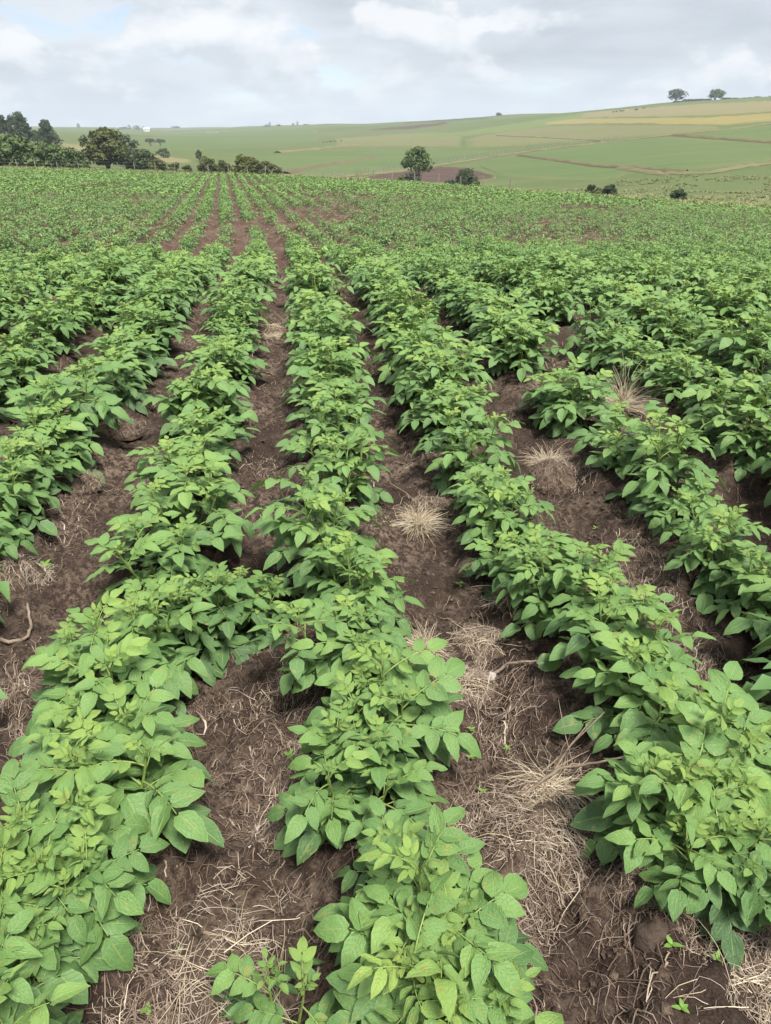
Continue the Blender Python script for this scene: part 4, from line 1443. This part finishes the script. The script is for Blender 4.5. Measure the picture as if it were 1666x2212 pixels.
# middle distance
tree('umbrella_tree', 'thin flat-topped grey tree in the valley, left of its twin', 'tree', 326, 299, 24, 330, 'grey', 'thin flat-topped valley trees', 0.35, 8, 800, None, 2, 'flat', 0.2)
tree('umbrella_tree', 'thin flat-topped grey tree in the valley, right of its twin', 'tree', 347, 300, 22, 335, 'grey', 'thin flat-topped valley trees', 0.35, 8, 700, None, 2, 'flat', 0.3)
tree('valley_tree', 'dark rounded tree just below the flat-topped twins', 'tree', 353, 318, 27, 215, 'dark', None, 0.12, 9, 1100, None, 1, 'round', 0.15)
tree('valley_tree', 'lone small dark tree on the valley grass above the paired bushes', 'tree', 430, 320, 18, 205, 'dark', None, 0.15, 8, 900, None, 1, 'round')
tree('valley_tree', 'pale tree peeping out left of the big spreading tree', 'tree', 181, 287, 16, 300, 'grey', None, 0.1, 6, 500, None, 1, 'round')
for px, top, w, r, lab in [(170, 264, 10, 1250, 'lone tree on the far left horizon'), (280, 268, 9, 1500, 'first tree of the distant clump on the left horizon'), (296, 270, 16, 1500, 'broad middle tree of the distant clump on left horizon'),
                           (311, 272, 9, 1500, 'last tree of the distant clump on the left horizon'), (382, 273, 22, 1750, 'faint low grove on the horizon right of the distant clump'), (268, 274, 22, 1450, 'low hedge of trees left of the distant clump')]:
    tree('horizon_tree', lab, 'tree', px, top, w, r, 'dark', 'trees on the left horizon', 0.05, 7, 420, None, 1, 'round')
for px, top, w, r, lab in [(583, 262, 9, 1180, 'leftmost little tree on the middle skyline'), (576, 267, 10, 1180, 'low scrub beside the leftmost skyline tree'), (602, 267, 12, 1160, 'flat scrub between the two middle skyline trees'), (634, 264, 7, 1130, 'small rounded tree left of the thin middle skyline tree'),
                           (643, 261, 9, 1130, 'thin pointed tree on the middle skyline'), (662, 268, 14, 1100, 'flat scrub right of the thin pointed skyline tree'), (1077, 243, 19, 830, 'lone bushy conifer on the skyline of the long slope')]:
    tree('skyline_tree', lab, 'tree', px, top, w, r, 'dark', 'trees on the middle skyline', 0.04, 7, 420, None, 1, 'cone' if top < 263 else 'bush')
# hilltop on the right
tree('hilltop_tree', 'open wide-crowned dark tree on the right hilltop', 'tree', 1462, 192, 38, 640, 'dark', None, 0.30, 12, 1500, None, 3, 'round', 0.28)
tree('hilltop_tree', 'dense rounded tree on the right hilltop', 'tree', 1547, 191, 30, 630, 'green', None, 0.22, 12, 1700, None, 1, 'round')
for px, top, w, r, lab in [(1462, 219, 16, 636, 'low bush at the foot of the open wide-crowned tree'), (1497, 215, 36, 640, 'long low hedge bush between the two hilltop trees'), (1520, 216, 24, 640, 'low bush left of the dense rounded hilltop tree'), (1566, 214, 20, 635, 'low bush right of the dense rounded hilltop tree'),
                           (1588, 211, 14, 640, 'wispy tree right of the dense hilltop tree'), (1608, 211, 16, 640, 'second wispy tree on the right hilltop'), (1619, 209, 12, 640, 'third wispy tree on the right hilltop'), (1634, 207, 15, 640, 'fourth wispy tree near the right edge'),
                           (1650, 209, 12, 640, 'last wispy tree before the right edge'), (1664, 206, 16, 640, 'hilltop tree cut by the right edge')]:
    tree('hilltop_bush', lab, 'bush', px, top, w, r, 'dark' if w < 17 else 'grey', 'bushes along the right hilltop', 0.03, 7, 420, None, 1, 'bush')
# by the brown plot
tree('many_stemmed_tree', 'tall many-stemmed tree with rounded crown before the brown plot', 'tree', 904, 313, 66, 118, 'green', None, 0.42, 16, 3800, None, 7, 'round', 0.20)
tree('undergrowth_bush', 'grey-green undergrowth at the foot of the many-stemmed tree', 'bush', 886, 364, 34, 112, 'grey', 'bushes by the brown plot', 0.02, 9, 1500, None, 3, 'bush', 0.1)
tree('undergrowth_bush', 'low bush left of the many-stemmed tree', 'bush', 866, 374, 18, 110, 'yellow', 'bushes by the brown plot', 0.02, 6, 700, None, 3, 'bush')
tree('dense_bush', 'dense dark egg-shaped bush right of the many-stemmed tree', 'bush', 1006, 357, 46, 92, 'dark', 'bushes by the brown plot', 0.02, 14, 3200, None, 2, 'bush')
tree('undergrowth_bush', 'low grey bush left of the dense egg-shaped bush', 'bush', 975, 383, 34, 90, 'grey', 'bushes by the brown plot', 0.02, 8, 1200, None, 2, 'bush')
tree('undergrowth_bush', 'low bush right of the dense egg-shaped bush', 'bush', 1030, 385, 20, 88, 'green', 'bushes by the brown plot', 0.02, 6, 700, None, 2, 'bush')
tree('dense_bush', 'dark bush at the far field edge, on the right half', 'bush', 1319, 392, 32, 74, 'dark', 'bushes at the right field edge', 0.02, 9, 1700, None, 2, 'bush')
tree('dense_bush', 'brownish low bush beside the dark field-edge bush', 'bush', 1282, 393, 34, 78, 'olive', 'bushes at the right field edge', 0.02, 8, 1200, None, 2, 'bush', 0.15)
tree('dense_bush', 'small round bush in the rough grass near the right edge', 'bush', 1467, 403, 28, 68, 'dark', 'bushes at the right field edge', 0.02, 9, 1700, None, 2, 'bush')


# ------------------------------------------------------------------ fences
def fence(name, label, P, post_h, post_w, heights, lean=0.05, zf=land):
    e = bpy.data.objects.new(name, None)
    C.objects.link(e)
    e.location = (P[0][0], P[0][1], float(zf(P[0][0], P[0][1])))
    e['label'], e['category'] = label, 'fence'
    o = np.array(e.location)
    me = None
    V = []
    prof = [(0, 1.0), (0.5, 0.95), (0.97, 0.85), (1.0, 0.45)]
    for f, k in prof:
        for a in range(6):
            V.append((math.cos(a * 1.047) * post_w * 0.5 * k, math.sin(a * 1.047) * post_w * 0.5 * k, -0.2 + (post_h + 0.2) * f))
    F = [(i * 6 + j, i * 6 + (j + 1) % 6, (i + 1) * 6 + (j + 1) % 6, (i + 1) * 6 + j) for i in range(3) for j in range(6)]
    V.append((0, 0, post_h + 0.005))
    T = [(18 + j, 18 + (j + 1) % 6, 24) for j in range(6)]
    me = mk_mesh('post', V, [np.array(F), np.array(T)], M_POST, False)
    tops = []
    for x, y in P:
        p = obj('post', me, e, np.array([x, y, float(zf(x, y))]) - o)
        p.rotation_euler = (trng.normal(0, lean), trng.normal(0, lean), trng.uniform(0, 6))
        p.scale = (1, 1, trng.uniform(0.85, 1.12))
        tops.append((x, y, float(zf(x, y))))
    tops = np.array(tops) - o
    for h in heights:
        V, F = tube(tops + [0, 0, h], np.full(len(tops), 0.004), 4)
        obj('wire', mk_mesh('wire', V, F, M_WIRE), e)


fp = []
az = -29.0
while az < 9.2:
    r = float(edge_r(az)) + 1.5
    fp.append((r * math.sin(math.radians(az)), r * math.cos(math.radians(az))))
    az += math.degrees(1.75 / r) * trng.uniform(0.85, 1.2)
fence('post_fence', 'wire fence on weathered wooden posts along the far edge of the potato field', fp, 0.98, 0.078, (0.35, 0.65, 0.95))
P = px_line([(770, 381), (860, 370), (960, 354), (1060, 338), (1120, 331), (1250, 313), (1350, 302)], 4.4)
fence('hill_fence', 'line of thin posts climbing the hillside beside the green fields', P, 1.35, 0.13, (0.5, 1.0))
P = px_line([(700, 385), (755, 383)], 9)
fence('hill_fence', 'few spaced posts left of the brown plot by the green field', P, 1.3, 0.13, (0.5, 1.0))
P = px_line([(1240, 247), (1330, 237.5), (1460, 226)], 5.5)
fence('hill_fence', 'faint fence along the skyline below the hilltop trees', P, 1.3, 0.15, (0.6, 1.1))

# ------------------------------------------------------------------ rank grass: the field margin and the valley
grs = np.random.default_rng(131)


def grass_clumps(X, Y, H, W, age, zf=land, nb=5, lean=0.8):
    n = len(X)
    z = zf(X, Y)
    a = grs.uniform(0, 6.28, (n, nb))
    base = np.stack([X[:, None] + grs.normal(0, 0.12, (n, nb)) * W[:, None], Y[:, None] + grs.normal(0, 0.12, (n, nb)) * W[:, None], np.repeat(z[:, None], nb, 1) - 0.03], -1)
    h = H[:, None] * grs.uniform(0.5, 1.1, (n, nb))
    tip = base + np.stack([np.cos(a) * h * lean, np.sin(a) * h * lean, h], -1)
    sd = np.stack([-np.sin(a), np.cos(a), np.zeros_like(a)], -1) * (0.10 * W[:, None, None])
    V = np.stack([base - sd, base + sd, tip], 2).reshape(-1, 3)
    F = np.arange(len(V)).reshape(-1, 3)
    return V, F, np.repeat(np.clip(age, 0, 1), nb * 3)


acc = Acc()
azs = grs.uniform(-34, 3, 5200)
rr = edge_r(azs) + grs.uniform(-1.0, 7.5, len(azs))
X, Y = rr * np.sin(np.radians(azs)), rr * np.cos(np.radians(azs))
V, F, ag = grass_clumps(X, Y, grs.uniform(0.15, 0.42, len(X)), np.full(len(X), 0.6), np.clip(grs.normal(0.35, 0.25, len(X)), 0, 1))
acc.add(V, F, None, ag)
azs = grs.uniform(3, 34, 2600)
rr = edge_r(azs) + grs.uniform(-0.6, 2.0, len(azs))
X, Y = rr * np.sin(np.radians(azs)), rr * np.cos(np.radians(azs))
V, F, ag = grass_clumps(X, Y, grs.uniform(0.12, 0.32, len(X)), np.full(len(X), 0.9), np.clip(grs.normal(0.45, 0.25, len(X)), 0, 1))
acc.add(V, F, None, ag)
obj('margin_grass', acc.mesh('margin_grass', M_GRASSB), kind='stuff', label='strip of pale rank grass along the fence at the field edge', category='grass')
azs = grs.uniform(2, 34, 8000)
rr = edge_r(azs) + 2 + grs.random(len(azs)) ** 1.3 * 75
X, Y = rr * np.sin(np.radians(azs)), rr * np.cos(np.radians(azs))
keep = (fbm(X, Y, 9, 3, 141) > -0.1) & ((rr < 118) | (azs > 16))
X, Y = X[keep], Y[keep]
M_TUSS = straw_material('tussock_grass', (0.135, 0.165, 0.058), (0.19, 0.20, 0.082), (0.27, 0.25, 0.125))
V, F, ag = grass_clumps(X, Y, grs.uniform(0.12, 0.34, len(X)), grs.uniform(0.5, 0.9, len(X)), np.clip(grs.normal(0.45, 0.22, len(X)), 0, 1), land, 9, 2.2)
acc = Acc()
acc.add(V, F, None, ag)
obj('tussock_grass', acc.mesh('tussock_grass', M_TUSS), kind='stuff', label='rough tussocky grass on the valley floor at right', category='grass')


# ------------------------------------------------------------------ cattle, sheep and a hut far off
def beast_mesh(col, s):
    me = bpy.data.meshes.new('cow')
    J = [(0, 0, 0.95, 0.30), (0.55, 0, 1.0, 0.31), (-0.60, 0, 1.0, 0.29), (0.85, 0, 1.20, 0.17), (1.10, 0, 1.28, 0.14), (1.36, 0, 1.12, 0.08)]
    E = [(0, 1), (0, 2), (1, 3), (3, 4), (4, 5)]
    for sx, fx in ((1, 0.55), (2, -0.60)):
        for sy in (-1, 1):
            b = len(J)
            k = 0.05 if sx == 2 else -0.02
            J += [(fx - 0.02, sy * 0.17, 0.72, 0.13), (fx + k, sy * 0.18, 0.38, 0.065), (fx - k * 0.6, sy * 0.18, 0.02, 0.055)]
            E += [(sx, b), (b, b + 1), (b + 1, b + 2)]
    b = len(J)
    J += [(-0.90, 0, 1.08, 0.05), (-0.97, 0, 0.6, 0.03)]
    E += [(2, b), (b, b + 1)]
    for sy in (-1, 1):
        b = len(J)
        J.append((1.04, sy * 0.22, 1.36, 0.035))
        E.append((4, b))
    me.from_pydata([(p[0] * s, p[1] * s, p[2] * s) for p in J], E, [])
    o = bpy.data.objects.new('tmp', me)
    C.objects.link(o)
    o.modifiers.new('skin', 'SKIN')
    for k, v in enumerate(me.skin_vertices[0].data):
        v.radius = (J[k][3] * s, J[k][3] * s)
        v.use_root = k == 0
    o.modifiers.new('sub', 'SUBSURF').levels = 1
    bpy.context.view_layer.update()
    out = bpy.data.meshes.new_from_object(o.evaluated_get(bpy.context.evaluated_depsgraph_get()))
    bpy.data.objects.remove(o)
    out.materials.clear()
    out.materials.append(col)
    return out


M_DARKHIDE = simple_mat('dark_hide', (0.025, 0.018, 0.014), (0.06, 0.04, 0.03), 2, 0.8)
M_BROWNHIDE = simple_mat('brown_hide', (0.10, 0.055, 0.03), (0.16, 0.09, 0.05), 2, 0.8)
M_WOOL = simple_mat('white_wool', (0.55, 0.52, 0.46), (0.7, 0.67, 0.6), 4, 0.9)
COW = [beast_mesh(M_DARKHIDE, 0.8), beast_mesh(M_BROWNHIDE, 0.8)]
SMALL_COW = [beast_mesh(M_DARKHIDE, 0.42), beast_mesh(M_BROWNHIDE, 0.42)]  # cattle of the middle slope, cow shape shrunk to suit the built distance
SHEEP = beast_mesh(M_WOOL, 0.5)
for k, (px, py) in enumerate([(699, 310), (707, 309.5), (713, 309), (716, 308.5), (721, 307.5), (725, 307.5), (737, 307)]):
    x, y = at_land(px, py, 120)
    o = obj('small_cow', SMALL_COW[(k in (1, 4)) * 1], None, (x, y, float(land(x, y)) + 0.2), category='small_cow', group='small herd grazing on the middle slope',
            label=f'{["leftmost", "second", "third", "fourth", "fifth", "sixth", "rightmost"][k]} dark animal of the small herd on the middle slope')
    o.rotation_euler = (0, 0, trng.uniform(-0.5, 0.5) + (math.pi if k % 2 else 0))
for k, (px, py) in enumerate([(1325, 244.5), (1332, 244), (1341, 243), (1346, 242.5), (1373, 240.5), (1376, 239.5), (1390, 236.5)]):
    x, y = at_land(px, py, 120)
    o = obj('cow', COW[(k in (0, 3)) * 1], None, (x, y, float(land(x, y)) + 0.2), category='cow', group='cattle scattered below the right hilltop',
            label=f'{["leftmost", "second", "third", "fourth", "fifth", "sixth", "rightmost"][k]} animal of the file below the right hilltop')
    o.rotation_euler = (0, 0, trng.uniform(-0.6, 0.6) + (math.pi if k % 3 else 0))
for k in range(8):
    x, y = at_land(448 + k * 3.2, 287 + 0.35 * (k % 3), 120)
    o = obj('sheep', SHEEP, None, (x, y, float(land(x, y)) + 0.2), category='sheep', group='pale flock on the far green slope',
            label=f'white sheep, {ORD[k].replace("nearest", "first") if k != 1 else "second"} from the left in the pale far flock')
    o.rotation_euler = (0, 0, trng.uniform(-0.8, 0.8))


def hut():
    x, y = at_land(317, 284, 200)
    z = float(land(x, y))
    e = bpy.data.objects.new('farm_hut', None)
    C.objects.link(e)
    e.location = (x, y, z - 0.1)
    e.rotation_euler = (0, 0, 0.3)
    e['label'], e['category'] = 'tiny white farm building on the distant left slope', 'building'
    w = simple_mat('white_wall', (0.68, 0.68, 0.66), (0.8, 0.8, 0.78), 1)
    rf = simple_mat('tin_roof', (0.45, 0.46, 0.48), (0.6, 0.61, 0.62), 1, 0.4)
    L, D, H = 3.4, 2.2, 2.4
    V = [(-L, -D, 0), (L, -D, 0), (L, D, 0), (-L, D, 0), (-L, -D, H), (L, -D, H), (L, D, H), (-L, D, H), (-L, 0, H + 1.6), (L, 0, H + 1.6)]
    Q = [(0, 1, 5, 4), (2, 3, 7, 6), (1, 2, 6, 5), (3, 0, 4, 7)]
    T = [(5, 6, 9), (7, 4, 8)]
    obj('wall', mk_mesh('wall', V, [np.array(Q), np.array(T)], w, False), e)
    R = [(-L - .4, -D - .5, H - .2), (L + .4, -D - .5, H - .2), (L + .4, 0, H + 1.68), (-L - .4, 0, H + 1.68), (L + .4, D + .5, H - .2), (-L - .4, D + .5, H - .2)]
    obj('roof', mk_mesh('roof', R + [(a, b, c + 0.08) for a, b, c in R], [np.array([(0, 1, 2, 3), (3, 2, 4, 5), (6, 9, 8, 7), (9, 11, 10, 8)])], rf, False), e)


hut()


# ------------------------------------------------------------------ haze
def haze():
    X0, X1, Y0, Y1, Z0, Z1 = -2700, 2700, -2700, 2700, -190, 62
    V = [(x, y, z) for z in (Z0, Z1) for y in (Y0, Y1) for x in (X0, X1)]
    F = np.array([(0, 2, 3, 1), (4, 5, 7, 6), (0, 1, 5, 4), (2, 6, 7, 3), (0, 4, 6, 2), (1, 3, 7, 5)])
    m, t = mat('air')
    p = t.n('ShaderNodeVolumePrincipled', {'Color': (0.84, 0.92, 1.0, 1), 'Density': 0.00031, 'Anisotropy': 0.0})
    t.n('ShaderNodeOutputMaterial', {'Volume': p.outputs[0]})
    obj('haze', mk_mesh('haze', V, F, m, False), kind='stuff', label='thin blue haze over the distant hills', category='haze')


haze()
